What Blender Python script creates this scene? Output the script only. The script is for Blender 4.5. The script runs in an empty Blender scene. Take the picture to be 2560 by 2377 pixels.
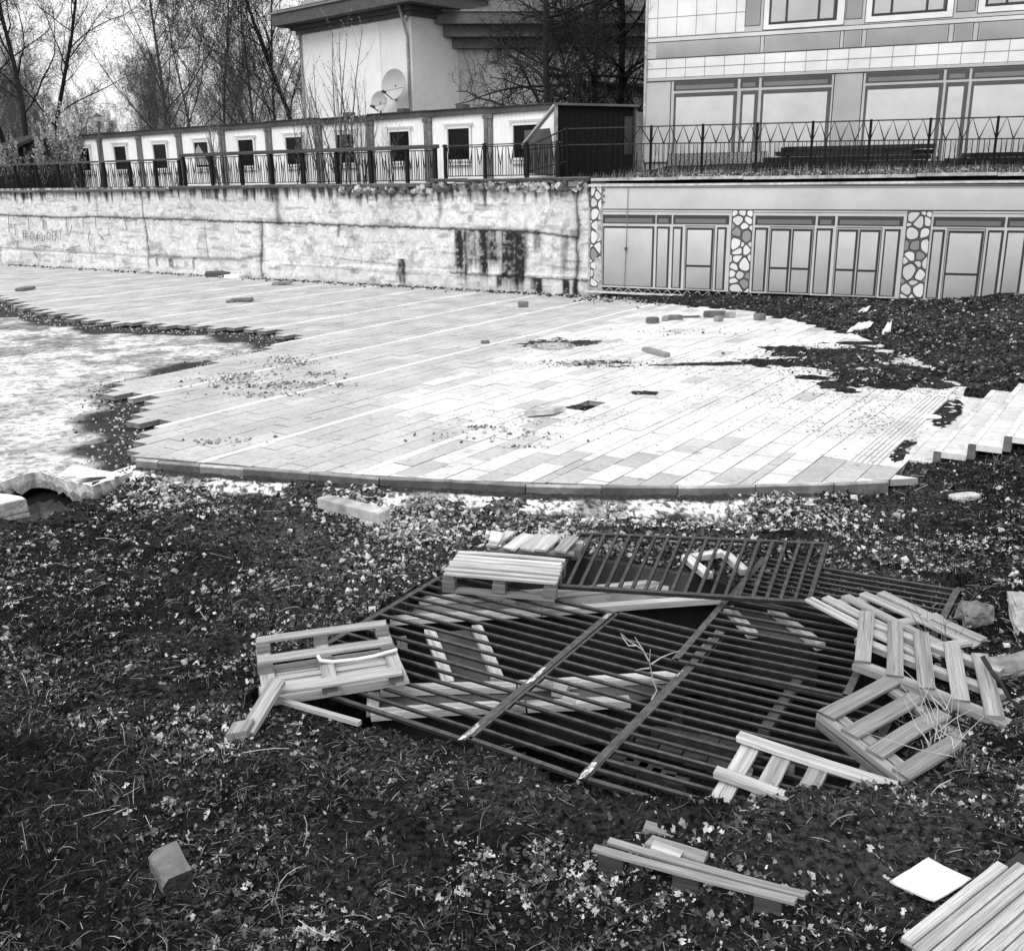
import bpy, math, random
import numpy as np
from mathutils import Vector, Matrix

# ---------------------------------------------------------------- camera, sky, sun, exposure
S = bpy.context.scene
C = S.collection
FPX = 2440.0                                   # focal length in pixels of the 2560 px wide photograph
TH, RO, HC = math.radians(16.87), math.radians(0.78), 3.0
_h = np.array([1., 0, 0]); _d = np.array([0, -math.sin(TH), -math.cos(TH)]); FW = np.array([0, math.cos(TH), -math.sin(TH)])
CX = math.cos(RO)*_h + math.sin(RO)*_d
CY = -math.sin(RO)*_h + math.cos(RO)*_d
CAM = np.array([0, 0, HC])
cam = bpy.data.cameras.new('camera'); camo = bpy.data.objects.new('camera', cam); C.objects.link(camo)
cam.sensor_fit = 'HORIZONTAL'; cam.sensor_width = 36.0; cam.lens = 36.0*FPX/2560.0
cam.clip_start = 0.05; cam.clip_end = 1500
camo.matrix_world = Matrix(((CX[0], -CY[0], -FW[0], 0), (CX[1], -CY[1], -FW[1], 0), (CX[2], -CY[2], -FW[2], HC), (0, 0, 0, 1)))
S.camera = camo

SUN_EL, SUN_AZ = math.radians(52), math.radians(242)      # azimuth measured counter-clockwise from +X
w = bpy.data.worlds.new('World'); S.world = w; w.use_nodes = True
nt = w.node_tree; nt.nodes.clear()
sky = nt.nodes.new('ShaderNodeTexSky'); sky.sky_type = 'NISHITA'; sky.sun_disc = False
sky.sun_elevation = SUN_EL; sky.sun_rotation = math.radians(90) - SUN_AZ
sky.air_density = 1.0; sky.dust_density = 6.0; sky.ozone_density = 1.0
bwn = nt.nodes.new('ShaderNodeRGBToBW'); bg = nt.nodes.new('ShaderNodeBackground'); wo = nt.nodes.new('ShaderNodeOutputWorld')
bg.inputs['Strength'].default_value = 0.15
nt.links.new(sky.outputs[0], bwn.inputs[0])
cloud = nt.nodes.new('ShaderNodeMixRGB'); cloud.inputs['Fac'].default_value = 0.8; cloud.inputs['Color2'].default_value = (5.6, 5.6, 5.6, 1)      # even white cloud cover
nt.links.new(bwn.outputs[0], cloud.inputs['Color1']); nt.links.new(cloud.outputs[0], bg.inputs['Color']); nt.links.new(bg.outputs[0], wo.inputs[0])
sun = bpy.data.lights.new('sun', 'SUN'); suno = bpy.data.objects.new('sun', sun); C.objects.link(suno)
sun.energy = 0.9; sun.angle = math.radians(35); sun.color = (1, 1, 1)
sd_ = Vector((math.cos(SUN_EL)*math.cos(SUN_AZ), math.cos(SUN_EL)*math.sin(SUN_AZ), math.sin(SUN_EL)))
suno.rotation_euler = sd_.to_track_quat('Z', 'Y').to_euler(); suno.location = sd_*50
S.view_settings.view_transform = 'Standard'; S.view_settings.look = 'None'
S.view_settings.gamma = 1.0; S.view_settings.exposure = 0.7

# ---------------------------------------------------------------- helpers
rnd = random.Random(7)
def ray(px, py): return CX*(px-1280)/FPX + CY*(py-1188.5)/FPX + FW
def g(px, py, z=0.0):
    d = ray(px, py); return CAM + d*((z-HC)/d[2])
def at(px, py, y):
    d = ray(px, py); return CAM + d*(y/d[1])
def onpl(px, py, P0, n):
    d = ray(px, py); return CAM + d*(np.dot(P0-CAM, n)/np.dot(d, n))
def zoomed(x0, y0, s): return lambda x, y: (x0+x/s, y0+y/s)
zA = zoomed(0, 640, 2.2111); zB = zoomed(800, 700, 2.2111); zC = zoomed(1660, 700, 2.2111)
zD = zoomed(550, 1280, 2.4875); zE = zoomed(1250, 1280, 2.4875); zF = zoomed(1600, 1320, 3.98)
z1 = zoomed(0, 0, 2.4875); z2 = zoomed(700, 0, 2.0947); z3 = zoomed(1550, 0, 1.9703); z6 = zoomed(1460, 400, 1.8091)
zG = zoomed(1900, 1380, 2.7576); zH = zoomed(1300, 1850, 1.5794); zT = zoomed(1000, 1320, 3.98); zS = zoomed(2100, 900, 4.326); zL = zoomed(0, 1160, 4.975)
def V3(p): return np.array(p, dtype=float)
def unit(v): v = V3(v); return v/np.linalg.norm(v)
UP = V3((0, 0, 1))

def vnoise(x, y, seed=0):
    xi = np.floor(x).astype(np.int64); yi = np.floor(y).astype(np.int64); fx = x-xi; fy = y-yi
    fx = fx*fx*(3-2*fx); fy = fy*fy*(3-2*fy)
    def hsh(a, b):
        n = (a*374761393 + b*668265263 + seed*1442695041) & 0xffffffff
        n = ((n ^ (n >> 13))*1274126177) & 0xffffffff
        return ((n ^ (n >> 16)) & 0xffff)/65535.0
    return (hsh(xi, yi)*(1-fx)+hsh(xi+1, yi)*fx)*(1-fy) + (hsh(xi, yi+1)*(1-fx)+hsh(xi+1, yi+1)*fx)*fy
def fbm(x, y, sc, octv=4, seed=0, gain=0.5):
    x = np.asarray(x, float)*sc; y = np.asarray(y, float)*sc; t = 0; a = 1.0; s = 0
    for k in range(octv):
        t = t + a*vnoise(x, y, seed+k*17); s += a; a *= gain; x = x*2.03+3.1; y = y*2.03+1.7
    return t/s
def inpoly(x, y, P):
    x = np.asarray(x, float); y = np.asarray(y, float); r = np.zeros(x.shape, bool); n = len(P); j = n-1
    for i in range(n):
        xi, yi = P[i][0], P[i][1]; xj, yj = P[j][0], P[j][1]
        c = ((yi > y) != (yj > y)) & (x < (xj-xi)*(y-yi)/((yj-yi) or 1e-9)+xi); r ^= c; j = i
    return r
def segdist(x, y, P, closed=False):
    x = np.asarray(x, float); y = np.asarray(y, float); d = np.full(x.shape, 1e9); n = len(P)
    for i in range(n if closed else n-1):
        a = P[i]; b = P[(i+1) % n]; vx = b[0]-a[0]; vy = b[1]-a[1]; L = vx*vx+vy*vy or 1e-9
        t = np.clip(((x-a[0])*vx+(y-a[1])*vy)/L, 0, 1); d = np.minimum(d, np.hypot(x-a[0]-t*vx, y-a[1]-t*vy))
    return d

def tag(o, label=None, cat=None, group=None, kind=None):
    if label: o['label'] = label
    if cat: o['category'] = cat
    if group: o['group'] = group
    if kind: o['kind'] = kind
    return o
def thing(name, label, cat, loc=(0, 0, 0), group=None):
    o = bpy.data.objects.new(name, None); C.objects.link(o); o.location = tuple(float(v) for v in loc)
    o.empty_display_size = 0.1
    return tag(o, label, cat, group)
def copy_tree(o, parent=None):
    c = o.copy(); C.objects.link(c)
    if parent is not None:
        c.parent = parent
    for ch in list(o.children): copy_tree(ch, c)
    return c
def wloc(o):
    p = np.zeros(3)
    while o is not None:
        p += np.array(o.location); o = o.parent
    return p

def mesh_np(name, V, F, mat, tone=None, parent=None, smooth=False, uv=None, ptone=None):
    """V (n,3) array, F list of index arrays (each (m,k)); tone per face or ptone per point"""
    me = bpy.data.meshes.new(name); V = np.asarray(V, np.float32)
    if parent is not None: V = V - wloc(parent).astype(np.float32)
    me.vertices.add(len(V)); me.vertices.foreach_set('co', V.ravel())
    F = [np.asarray(f, np.int32) for f in F if len(f)]
    loops = np.concatenate([f.ravel() for f in F]); tot = np.concatenate([np.full(len(f), f.shape[1], np.int32) for f in F])
    st = np.concatenate([[0], np.cumsum(tot)[:-1]]).astype(np.int32)
    me.loops.add(len(loops)); me.loops.foreach_set('vertex_index', loops)
    me.polygons.add(len(tot)); me.polygons.foreach_set('loop_start', st)
    try: me.polygons.foreach_set('loop_total', tot)
    except Exception: pass
    me.polygons.foreach_set('use_smooth', np.full(len(tot), bool(smooth)))
    if ptone is not None:
        a = me.attributes.new('tone', 'FLOAT', 'POINT'); a.data.foreach_set('value', np.asarray(ptone, np.float32))
    else:
        a = me.attributes.new('tone', 'FLOAT', 'FACE')
        a.data.foreach_set('value', np.ones(len(tot), np.float32) if tone is None else np.asarray(tone, np.float32))
    if uv is not None:
        l = me.uv_layers.new(name='uv'); l.data.foreach_set('uv', np.asarray(uv, np.float32).ravel())
    me.update(calc_edges=True); me.validate()
    if mat: me.materials.append(mat)
    o = bpy.data.objects.new(name, me); C.objects.link(o)
    if parent is not None: o.parent = parent
    return o

class MB:
    def __init__(s): s.V = []; s.F = {}; s.n = 0
    def add(s, verts, faces, tone=1.0, uvs=None):
        b = s.n; s.V += [tuple(v) for v in verts]; s.n += len(verts)
        for i, f in enumerate(faces):
            t = tone[i] if isinstance(tone, (list, tuple)) else tone
            u = uvs[i] if uvs else [(0, 0)]*len(f)
            s.F.setdefault(len(f), []).append(([b+k for k in f], t, u))
        return s
    def poly(s, pts, tone=1.0): return s.add(pts, [list(range(len(pts)))], tone)
    def box(s, c, ax, ay, az, tone=1.0, taper=1.0):
        c, ax, ay, az = V3(c), V3(ax), V3(ay), V3(az); vs = []; 
        for i in (-1, 1):
            for j in (-1, 1):
                for k in (-1, 1): vs.append(c+i*ax+(j*ay+k*az)*(taper if i > 0 else 1))
        la, lb, lc = (np.linalg.norm(v) for v in (ax, ay, az)); ro = rnd.uniform(0, 90); rv = rnd.uniform(0, 9)
        fs = [(0, 1, 3, 2), (4, 6, 7, 5), (0, 4, 5, 1), (2, 3, 7, 6), (0, 2, 6, 4), (1, 5, 7, 3)]
        def q(i):
            a = 1 if i >= 4 else -1; b_ = 1 if (i//2) % 2 else -1; cc = 1 if i % 2 else -1
            return ro+a*la, rv+b_*lb+cc*lc
        def q0(i):
            b_ = 1 if (i//2) % 2 else -1; cc = 1 if i % 2 else -1
            return ro+b_*lb*0.3, rv+cc*lc*3
        uvs = [[q0(i) for i in f] if k < 2 else [q(i) for i in f] for k, f in enumerate(fs)]
        return s.add(vs, fs, tone, uvs)
    def bar(s, p0, p1, wd, ht, up=UP, tone=1.0, taper=1.0):
        p0, p1 = V3(p0), V3(p1); d = p1-p0; L = np.linalg.norm(d); d = d/L
        side = np.cross(d, up); side = side/np.linalg.norm(side); u = np.cross(side, d)
        return s.box((p0+p1)/2, d*L/2, side*wd/2, u*ht/2, tone, taper)
    def plank(s, p0, p1, wd, ht, up=UP, tone=1.0, ns=5):
        p0, p1 = V3(p0), V3(p1); d = p1-p0; L = np.linalg.norm(d); d = d/L; side = unit(np.cross(d, up)); u = np.cross(side, d)
        bow, lat, tw = rnd.gauss(0, .004)*min(1.2, L), rnd.gauss(0, .003)*min(1.2, L), rnd.gauss(0, .03); ro, rv = rnd.uniform(0, 90), rnd.uniform(0, 9); ring = []
        for i in range(ns+1):
            f = i/ns; c = p0+d*L*f+u*bow*4*f*(1-f)+side*lat*4*f*(1-f); e = tw*(f-.5); sd_l = side*math.cos(e)+u*math.sin(e); uu = u*math.cos(e)-side*math.sin(e); r = []
            for a, b in ((-1, -1), (1, -1), (1, 1), (-1, 1)):
                en = rnd.uniform(-.008, .008) if i in (0, ns) else 0
                r.append(c+sd_l*a*(wd/2+rnd.uniform(-.02, .02)*wd)+uu*b*ht/2+d*en)
            ring.append(r)
        cr = [0, wd, wd+ht*1.0, 2*wd+ht, 2*wd+2*ht]
        for i in range(ns):
            a, b = ring[i], ring[i+1]; la, lb = ro+L*i/ns, ro+L*(i+1)/ns
            s.add(a+b, [(k, (k+1) % 4, (k+1) % 4+4, k+4) for k in range(4)], tone, [[(la, rv+cr[k]), (la, rv+cr[k+1]), (lb, rv+cr[k+1]), (lb, rv+cr[k])] for k in range(4)])
        for r, o in ((ring[0][::-1], 0), (ring[-1], 1)): s.add(r, [(0, 1, 2, 3)], tone*.8, [[(ro, rv), (ro+.02, rv), (ro+.02, rv+1), (ro, rv+1)]])
        return s
    def tube(s, pts, rad, n=6, tone=1.0, cap=True):
        pts = [V3(p) for p in pts]; m = len(pts); rad = [rad]*m if not hasattr(rad, '__len__') else rad; vs = []
        ref = V3((0.31, 0.2, 0.93))
        for i in range(m):
            t = unit(pts[min(i+1, m-1)]-pts[max(i-1, 0)]); a = np.cross(t, ref)
            if np.linalg.norm(a) < 1e-3: a = np.cross(t, V3((1, 0, 0)))
            a = unit(a); b = np.cross(t, a)
            for k in range(n):
                q = 2*math.pi*k/n; vs.append(pts[i]+rad[i]*(math.cos(q)*a+math.sin(q)*b))
        fs = [(i*n+k, i*n+(k+1) % n, (i+1)*n+(k+1) % n, (i+1)*n+k) for i in range(m-1) for k in range(n)]
        s.add(vs, fs, tone)
        if cap: s.add(vs[:n][::-1], [list(range(n))], tone); s.add(vs[-n:], [list(range(n))], tone)
        return s
    def prism(s, pts, dv, tone=1.0):
        pts = [V3(p) for p in pts]; dv = V3(dv); n = len(pts); vs = pts+[p+dv for p in pts]
        fs = [list(range(n)), list(range(2*n-1, n-1, -1))]+[(i, (i+1) % n, (i+1) % n+n, i+n)[::-1] for i in range(n)]
        return s.add(vs, fs, tone)
    def lathe(s, c, prof, n=16, ax=UP, tone=1.0):
        ax = unit(ax); a = unit(np.cross(ax, V3((0.3, 0.9, 0.1)))); b = np.cross(ax, a); vs = []; c = V3(c); m = len(prof)
        for r, hh in prof:
            for k in range(n): q = 2*math.pi*k/n; vs.append(c+ax*hh+r*(math.cos(q)*a+math.sin(q)*b))
        return s.add(vs, [(i*n+k, i*n+(k+1) % n, (i+1)*n+(k+1) % n, (i+1)*n+k) for i in range(m-1) for k in range(n)], tone)
    def build(s, name, mat, parent=None, smooth=False, bevel=0.0):
        ks = sorted(s.F); F = []; tone = []; uv = []
        for k in ks:
            F.append(np.array([f for f, t, u in s.F[k]])); tone += [t for f, t, u in s.F[k]]
            for f, t, u in s.F[k]: uv += list(u)
        o = mesh_np(name, np.array(s.V), F, mat, tone, parent, smooth, uv)
        if bevel:
            m = o.modifiers.new('bevel', 'BEVEL'); m.width = bevel; m.segments = 1; m.limit_method = 'ANGLE'
        return o

def scatter(name, base, faces, P, R, scl, mat, tone, kind='stuff', parent=None):
    """many small pieces as one mesh. base (k,3); P (n,3); R (n,3,3); scl (n,3)"""
    base = np.asarray(base, float); n = len(P); k = len(base)
    V = np.einsum('nij,nkj->nki', R, base[None]*scl[:, None, :]) + P[:, None, :]
    F = []; T = []
    for fa in faces:
        f = np.asarray(fa); F.append((f[None]+(np.arange(n)*k)[:, None, None]).reshape(-1, f.shape[1])); T.append(np.repeat(tone, len(f)))
    o = mesh_np(name, V.reshape(-1, 3), F, mat, np.concatenate(T), parent)
    if kind: o['kind'] = kind
    return o
def rots(n, rs, tilt=0.4):
    """random yaw and a gaussian tilt"""
    a = rs.uniform(0, 2*np.pi, n); tx = rs.normal(0, tilt, n); ty = rs.normal(0, tilt, n)
    ca, sa = np.cos(a), np.sin(a); z = np.zeros(n); o = np.ones(n)
    Rz = np.stack([np.stack([ca, -sa, z], 1), np.stack([sa, ca, z], 1), np.stack([z, z, o], 1)], 1)
    cx, sx = np.cos(tx), np.sin(tx); Rx = np.stack([np.stack([o, z, z], 1), np.stack([z, cx, -sx], 1), np.stack([z, sx, cx], 1)], 1)
    cy, sy = np.cos(ty), np.sin(ty); Ry = np.stack([np.stack([cy, z, sy], 1), np.stack([z, o, z], 1), np.stack([-sy, z, cy], 1)], 1)
    return Rx@Ry@Rz

# ---------------------------------------------------------------- materials (the photograph is black and white: greys only)
def node(nt, t, **kw):
    n = nt.nodes.new(t)
    for k, v in kw.items(): setattr(n, k, v)
    return n
def mat(name, lo, hi, sc=6.0, rough=0.85, bump=0.0, bsc=None, det=6.0, stretch=None, uv=False, spec=0.3, c0=0.35, c1=0.65, metal=0.0, speck=None, big=None):
    m = bpy.data.materials.new(name); m.use_nodes = True; nt = m.node_tree; nt.nodes.clear(); L = nt.links.new
    out = node(nt, 'ShaderNodeOutputMaterial'); b = node(nt, 'ShaderNodeBsdfPrincipled')
    b.inputs['Roughness'].default_value = rough; b.inputs['Specular IOR Level'].default_value = spec; b.inputs['Metallic'].default_value = metal
    tc = node(nt, 'ShaderNodeTexCoord'); mp = node(nt, 'ShaderNodeMapping'); L(tc.outputs['UV' if uv else 'Object'], mp.inputs[0])
    if stretch: mp.inputs['Scale'].default_value = stretch
    n1 = node(nt, 'ShaderNodeTexNoise'); n1.inputs['Scale'].default_value = sc; n1.inputs['Detail'].default_value = det; n1.inputs['Roughness'].default_value = 0.62
    L(mp.outputs[0], n1.inputs['Vector'])
    r = node(nt, 'ShaderNodeMapRange'); r.inputs['From Min'].default_value = c0; r.inputs['From Max'].default_value = c1
    r.inputs['To Min'].default_value = lo; r.inputs['To Max'].default_value = hi; L(n1.outputs[0], r.inputs[0]); val = r.outputs[0]
    if big:                                      # slow large-scale variation: (scale, low factor)
        n2 = node(nt, 'ShaderNodeTexNoise'); n2.inputs['Scale'].default_value = big[0]; n2.inputs['Detail'].default_value = 4; L(mp.outputs[0], n2.inputs['Vector'])
        r2 = node(nt, 'ShaderNodeMapRange'); r2.inputs['From Min'].default_value = 0.35; r2.inputs['From Max'].default_value = 0.62
        r2.inputs['To Min'].default_value = big[1]; r2.inputs['To Max'].default_value = 1.0; L(n2.outputs[0], r2.inputs[0])
        mm = node(nt, 'ShaderNodeMath', operation='MULTIPLY'); L(val, mm.inputs[0]); L(r2.outputs[0], mm.inputs[1]); val = mm.outputs[0]
    if speck:                                    # dark specks: (scale, threshold, factor)
        n3 = node(nt, 'ShaderNodeTexNoise'); n3.inputs['Scale'].default_value = speck[0]; n3.inputs['Detail'].default_value = 3; L(mp.outputs[0], n3.inputs['Vector'])
        r3 = node(nt, 'ShaderNodeMapRange'); r3.inputs['From Min'].default_value = speck[1]; r3.inputs['From Max'].default_value = speck[1]+0.05
        r3.inputs['To Min'].default_value = 1.0; r3.inputs['To Max'].default_value = speck[2]; L(n3.outputs[0], r3.inputs[0])
        mm = node(nt, 'ShaderNodeMath', operation='MULTIPLY'); L(val, mm.inputs[0]); L(r3.outputs[0], mm.inputs[1]); val = mm.outputs[0]
    at_ = node(nt, 'ShaderNodeAttribute'); at_.attribute_name = 'tone'
    mu = node(nt, 'ShaderNodeMath', operation='MULTIPLY'); L(val, mu.inputs[0]); L(at_.outputs['Fac'], mu.inputs[1])
    cl = node(nt, 'ShaderNodeMath', operation='MINIMUM'); cl.inputs[1].default_value = 0.88; L(mu.outputs[0], cl.inputs[0])
    cc = node(nt, 'ShaderNodeCombineColor'); [L(cl.outputs[0], cc.inputs[i]) for i in range(3)]; L(cc.outputs[0], b.inputs['Base Color'])
    if bump:
        nb = node(nt, 'ShaderNodeTexNoise'); nb.inputs['Scale'].default_value = bsc or sc*3; nb.inputs['Detail'].default_value = 5; L(mp.outputs[0], nb.inputs['Vector'])
        bp = node(nt, 'ShaderNodeBump'); bp.inputs['Strength'].default_value = min(1.0, bump); bp.inputs['Distance'].default_value = 0.02
        L(nb.outputs[0], bp.inputs['Height']); L(bp.outputs[0], b.inputs['Normal'])
    L(b.outputs[0], out.inputs[0]); return m

M = {}
M['soil'] = mat('soil', 0.002, 0.036, 24, 0.95, 1.0, 60, spec=0.1, big=(2.0, 0.35), det=9, c0=.38, c1=.62)
M['mound'] = mat('mound_soil', 0.003, 0.05, 14, 0.95, 1.0, 40, spec=0.1, big=(1.3, 0.4), det=9, c0=.38, c1=.62)
M['leaf'] = mat('dry_leaf', 0.55, 1.0, 30, 0.8, 0.3, spec=0.2)
M['straw'] = mat('straw', 0.7, 1.0, 30, 0.8, spec=0.2)
M['grass'] = mat('grass_blade', 0.6, 1.0, 20, 0.8, spec=0.2)
M['pebble'] = mat('pebble', 0.6, 1.0, 30, 0.9, 0.5, spec=0.2)
M['paver'] = mat('paver_concrete', 0.78, 1.0, 14, 0.8, 0.15, 160, spec=0.25, speck=(5, 0.64, 0.7), big=(1.0, 0.78))
M['joint'] = mat('joint_sand', 0.03, 0.08, 20, 0.95)
M['screed'] = mat('lean_concrete', 0.36, 0.70, 7, 0.9, 1.0, 26, det=11, c0=0.40, c1=0.57, big=(1.6, 0.6), speck=(11, 0.57, 0.5))
M['kerb'] = mat('kerb_concrete', 0.55, 1.0, 7, 0.88, 0.3, 60, big=(1.5, 0.6))
M['bedding'] = mat('mortar_bedding', 0.45, 0.9, 30, 0.95, 1.0, 60, det=9, c0=0.4, c1=0.58)
M['wall'] = mat('old_concrete', 0.82, 1.0, 6, 0.92, 0.6, 40, det=10, c0=0.36, c1=0.6, speck=(14, 0.66, 0.65))
M['stone'] = mat('rough_concrete', 0.5, 1.0, 10, 0.92, 0.9, 28, det=8)
M['pitwall'] = mat('pit_concrete', 0.4, 1.0, 3, 0.92, 0.4, 20, stretch=(1, 1, 0.25), det=8)
M['plaster'] = mat('plaster', 0.92, 1.0, 3, 0.9, 0.15, 90, big=(0.25, 0.9))
M['trim'] = mat('cornice_paint', 0.7, 1.0, 4, 0.8, 0.1, 60)
M['print'] = mat('printed_canvas', 0.86, 1.0, 1.3, 0.7, 0.25, 1.1, spec=0.25, big=(0.5, 0.86))
M['cabin'] = mat('cabin_sheet', 0.93, 1.0, 3, 0.6, spec=0.35, big=(0.8, 0.93))
M['steel'] = mat('painted_steel', 0.6, 1.0, 9, 0.6, 0.15, 60, spec=0.4, big=(1.2, 0.6))
M['iron'] = mat('black_iron', 0.55, 1.0, 16, 0.8, 0.2, 70, spec=0.06)
M['glass'] = mat('dark_glass', 0.004, 0.008, 2, 0.15, spec=0.12)
M['wood'] = mat('weathered_wood', 0.58, 1.0, 3.0, 0.9, 0.35, 6, det=9, stretch=(1.3, 55, 1), uv=True, spec=0.1, c0=0.36, c1=0.62, speck=(1.1, 0.62, 0.5), big=(.35, .6))
M['bark'] = mat('bark', 0.6, 1.0, 6, 0.95, 0.4, 20, spec=0.1)
M['twig'] = mat('twig', 0.7, 1.0, 6, 0.95, spec=0.05)
M['water'] = mat('puddle_water', 0.01, 0.02, 2, 0.03, spec=0.5)
M['paper'] = mat('paper', 0.85, 1.0, 18, 0.8, 0.25, 30, spec=0.1, speck=(20, 0.66, 0.7))
M['paint'] = mat('spray_paint', 0.9, 1.0, 5, 0.7)

# ================================================================ GROUND
def gx(fn, pts, z=0.0): return [g(*fn(*p), z)[:2] for p in pts]
ident = lambda x, y: (x, y)
UA = math.radians(56.0); UD = np.array([math.cos(UA), math.sin(UA)]); ND = np.array([math.sin(UA), -math.cos(UA)])   # along / across the paving rows (ND points right)
W0 = np.array([2.09, 26.27]); WD = np.array([-math.cos(math.radians(31.7)), math.sin(math.radians(31.7))])      # foot of the retaining wall, running left
B0 = np.array([2.15, 26.2]); BA = math.radians(-24.0); BD = np.array([math.cos(BA), math.sin(BA)])                # foot of the covered lower wall, running right

left_edge = gx(zA, [(765, 1125), (770, 1085), (785, 1045), (795, 1010), (820, 965), (860, 925), (735, 878), (750, 835), (770, 795), (675, 765), (690, 720), (720, 690), (1000, 632), (1240, 572), (1480, 512), (1590, 472), (1620, 440), (1480, 408), (1200, 392), (850, 378), (640, 363), (420, 338), (320, 322), (180, 292), (90, 258), (0, 225), (-250, 150)])
kerb_px = [zA(*p) for p in [(762, 1122), (885, 1132), (1113, 1150), (1360, 1168), (1725, 1192)]] + [zB(*p) for p in [(335, 1092), (735, 1104), (1140, 1128), (1555, 1136), (1975, 1137)]] + [zC(*p) for p in [(500, 1130), (930, 1120), (1232, 1104)]]
kerb = [g(*p, 0.0)[:2] for p in kerb_px]
arc = gx(zC, [(1232, 1104), (1300, 985), (1700, 595), (1600, 560), (1460, 470), (1240, 372), (1050, 300), (730, 225), (560, 185)]) + gx(ident, [(1860, 776), (1700, 762), (1480, 742)])
back = [W0 + WD*0.0, W0+WD*45]
PAVE = [tuple(p) for p in kerb] + [tuple(p) for p in arc[1:]] + [tuple(W0), tuple(W0+WD*32)] + [tuple(p) for p in left_edge[::-1]]
FRONT = [(-40., 9.0)]
screed_front = gx(ident, [(-900, 1275), (-300, 1222), (0, 1203), (28, 1196), (58, 1185), (90, 1177), (103, 1178), (130, 1186), (165, 1197), (200, 1206), (235, 1212), (300, 1190), (330, 1178), (350, 1162)], -0.10)
PIT = [tuple(g(x, y, -0.34)[:2]) for x, y in [(600, 1735), (870, 1575), (1090, 1452), (1300, 1392), (1443, 1388), (1728, 1436), (1905, 1478), (2150, 1520), (2330, 1580), (2330, 1720), (2290, 1860), (2237, 1955), (2117, 2000), (1900, 2004), (1712, 2030), (1579, 1997), (1450, 1948), (1380, 1935), (1360, 1890), (1310, 1862), (1153, 1848), (984, 1815), (884, 1802), (720, 1765)]]
PIT_B = -2.3
GAREA = [tuple(g(x, y, -0.28)[:2]) for x, y in [(1370, 1400), (1440, 1322), (2080, 1345), (2120, 1395), (2420, 1462), (2420, 1560), (2330, 1640), (1700, 1480)]]

_cp = [(2150, 1222, -.14), (2225, 1205, -.10), (2215, 1188, -.08),
       (600, 1300, -.42), (1000, 1310, -.46), (1400, 1320, -.48), (1900, 1310, -.45), (2250, 1280, -.28),
       (250, 1260, -.5), (120, 1290, -.66), (60, 1325, -.6), (0, 1345, -.55), (-300, 1330, -.55),
       (300, 1400, -.6), (700, 1420, -.62), (1050, 1400, -.65), (1500, 1345, -.65), (2050, 1370, -.6), (2400, 1380, -.32), (2560, 1400, -.2),
       (300, 1600, -.68), (640, 1600, -.7), (2500, 1600, -.5), (-300, 1700, -.6),
       (560, 1800, -.72), (1150, 1890, -.72), (1500, 1980, -.73), (1750, 2060, -.66), (1900, 2040, -.63), (2050, 2040, -.62), (2170, 2010, -.62), (1620, 2030, -.68), (2260, 1975, -.63), (2400, 1880, -.66), (2560, 1850, -.55),
       (100, 1800, -.6), (300, 2050, -.62), (60, 2200, -.45), (700, 2150, -.66), (1200, 2150, -.7), (1700, 2200, -.68), (2300, 2100, -.62), (2500, 2150, -.62), (2400, 2300, -.62),
       (300, 2377, -.5), (1000, 2377, -.62), (1700, 2377, -.64), (2400, 2377, -.62),
       (2270, 1172, -.06), (2300, 1152, -.02), (2400, 1140, .06), (2480, 1120, .17), (2560, 1105, .3), (2450, 1250, -.12), (2560, 1250, -.02),
       (2440, 970, .14), (2500, 974, .27), (2385, 955, .05), (2200, 860, .05), (2540, 905, .40), (2600, 960, .5), (2560, 850, .34), (2540, 800, .2), (2300, 775, .08), (2000, 765, .03), (1900, 765, 0.02), (2800, 800, .5), (2900, 950, .9), (2800, 1100, .6), (2800, 1400, .1)]
def soil_lv(z): return z if z > -.2 else (z*.55 if z > -.55 else z+.38)         # level of the dug ground around the pit
CPW = [(*g(x, y, soil_lv(z))[:2], soil_lv(z)) for x, y, z in _cp] + [(0, 0.3, .9), (-4, 0.5, .9), (4, .5, .9), (0, 2.2, -.2), (-3, 2.2, .0), (3, 2.2, -.1), (9, 4, .3), (-9, 4, .2), (12, 12, 1.3), (14, 20, .8), (-8, 7, -.5)]
CPW += [(k[0]+dx_, k[1]-o_, z_) for k in kerb[:-1] for dx_, o_, z_ in ((0, .10, -.11), (0, .42, -.19))]
CPW = np.array(CPW)
_D = np.hypot(CPW[:, None, 0]-CPW[None, :, 0], CPW[:, None, 1]-CPW[None, :, 1])
_w = np.linalg.solve(_D+np.eye(len(CPW))*0.02, CPW[:, 2]-CPW[:, 2].mean())
def rbf(x, y):
    x = np.asarray(x, float); s = np.full(x.shape, CPW[:, 2].mean()); y = np.asarray(y, float)
    for (a, b, _), wt in zip(CPW, _w): s = s + wt*np.hypot(x-a, y-b)
    return s
ARCL = arc[2:]
ST0 = np.array([4.29, 10.35]); ST_N = 0.332; ST_R = 0.13; ST_LEN = 4.6
def stairs_uv(x, y): return (x-ST0[0])*UD[0]+(y-ST0[1])*UD[1], (x-ST0[0])*ND[0]+(y-ST0[1])*ND[1]
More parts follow.
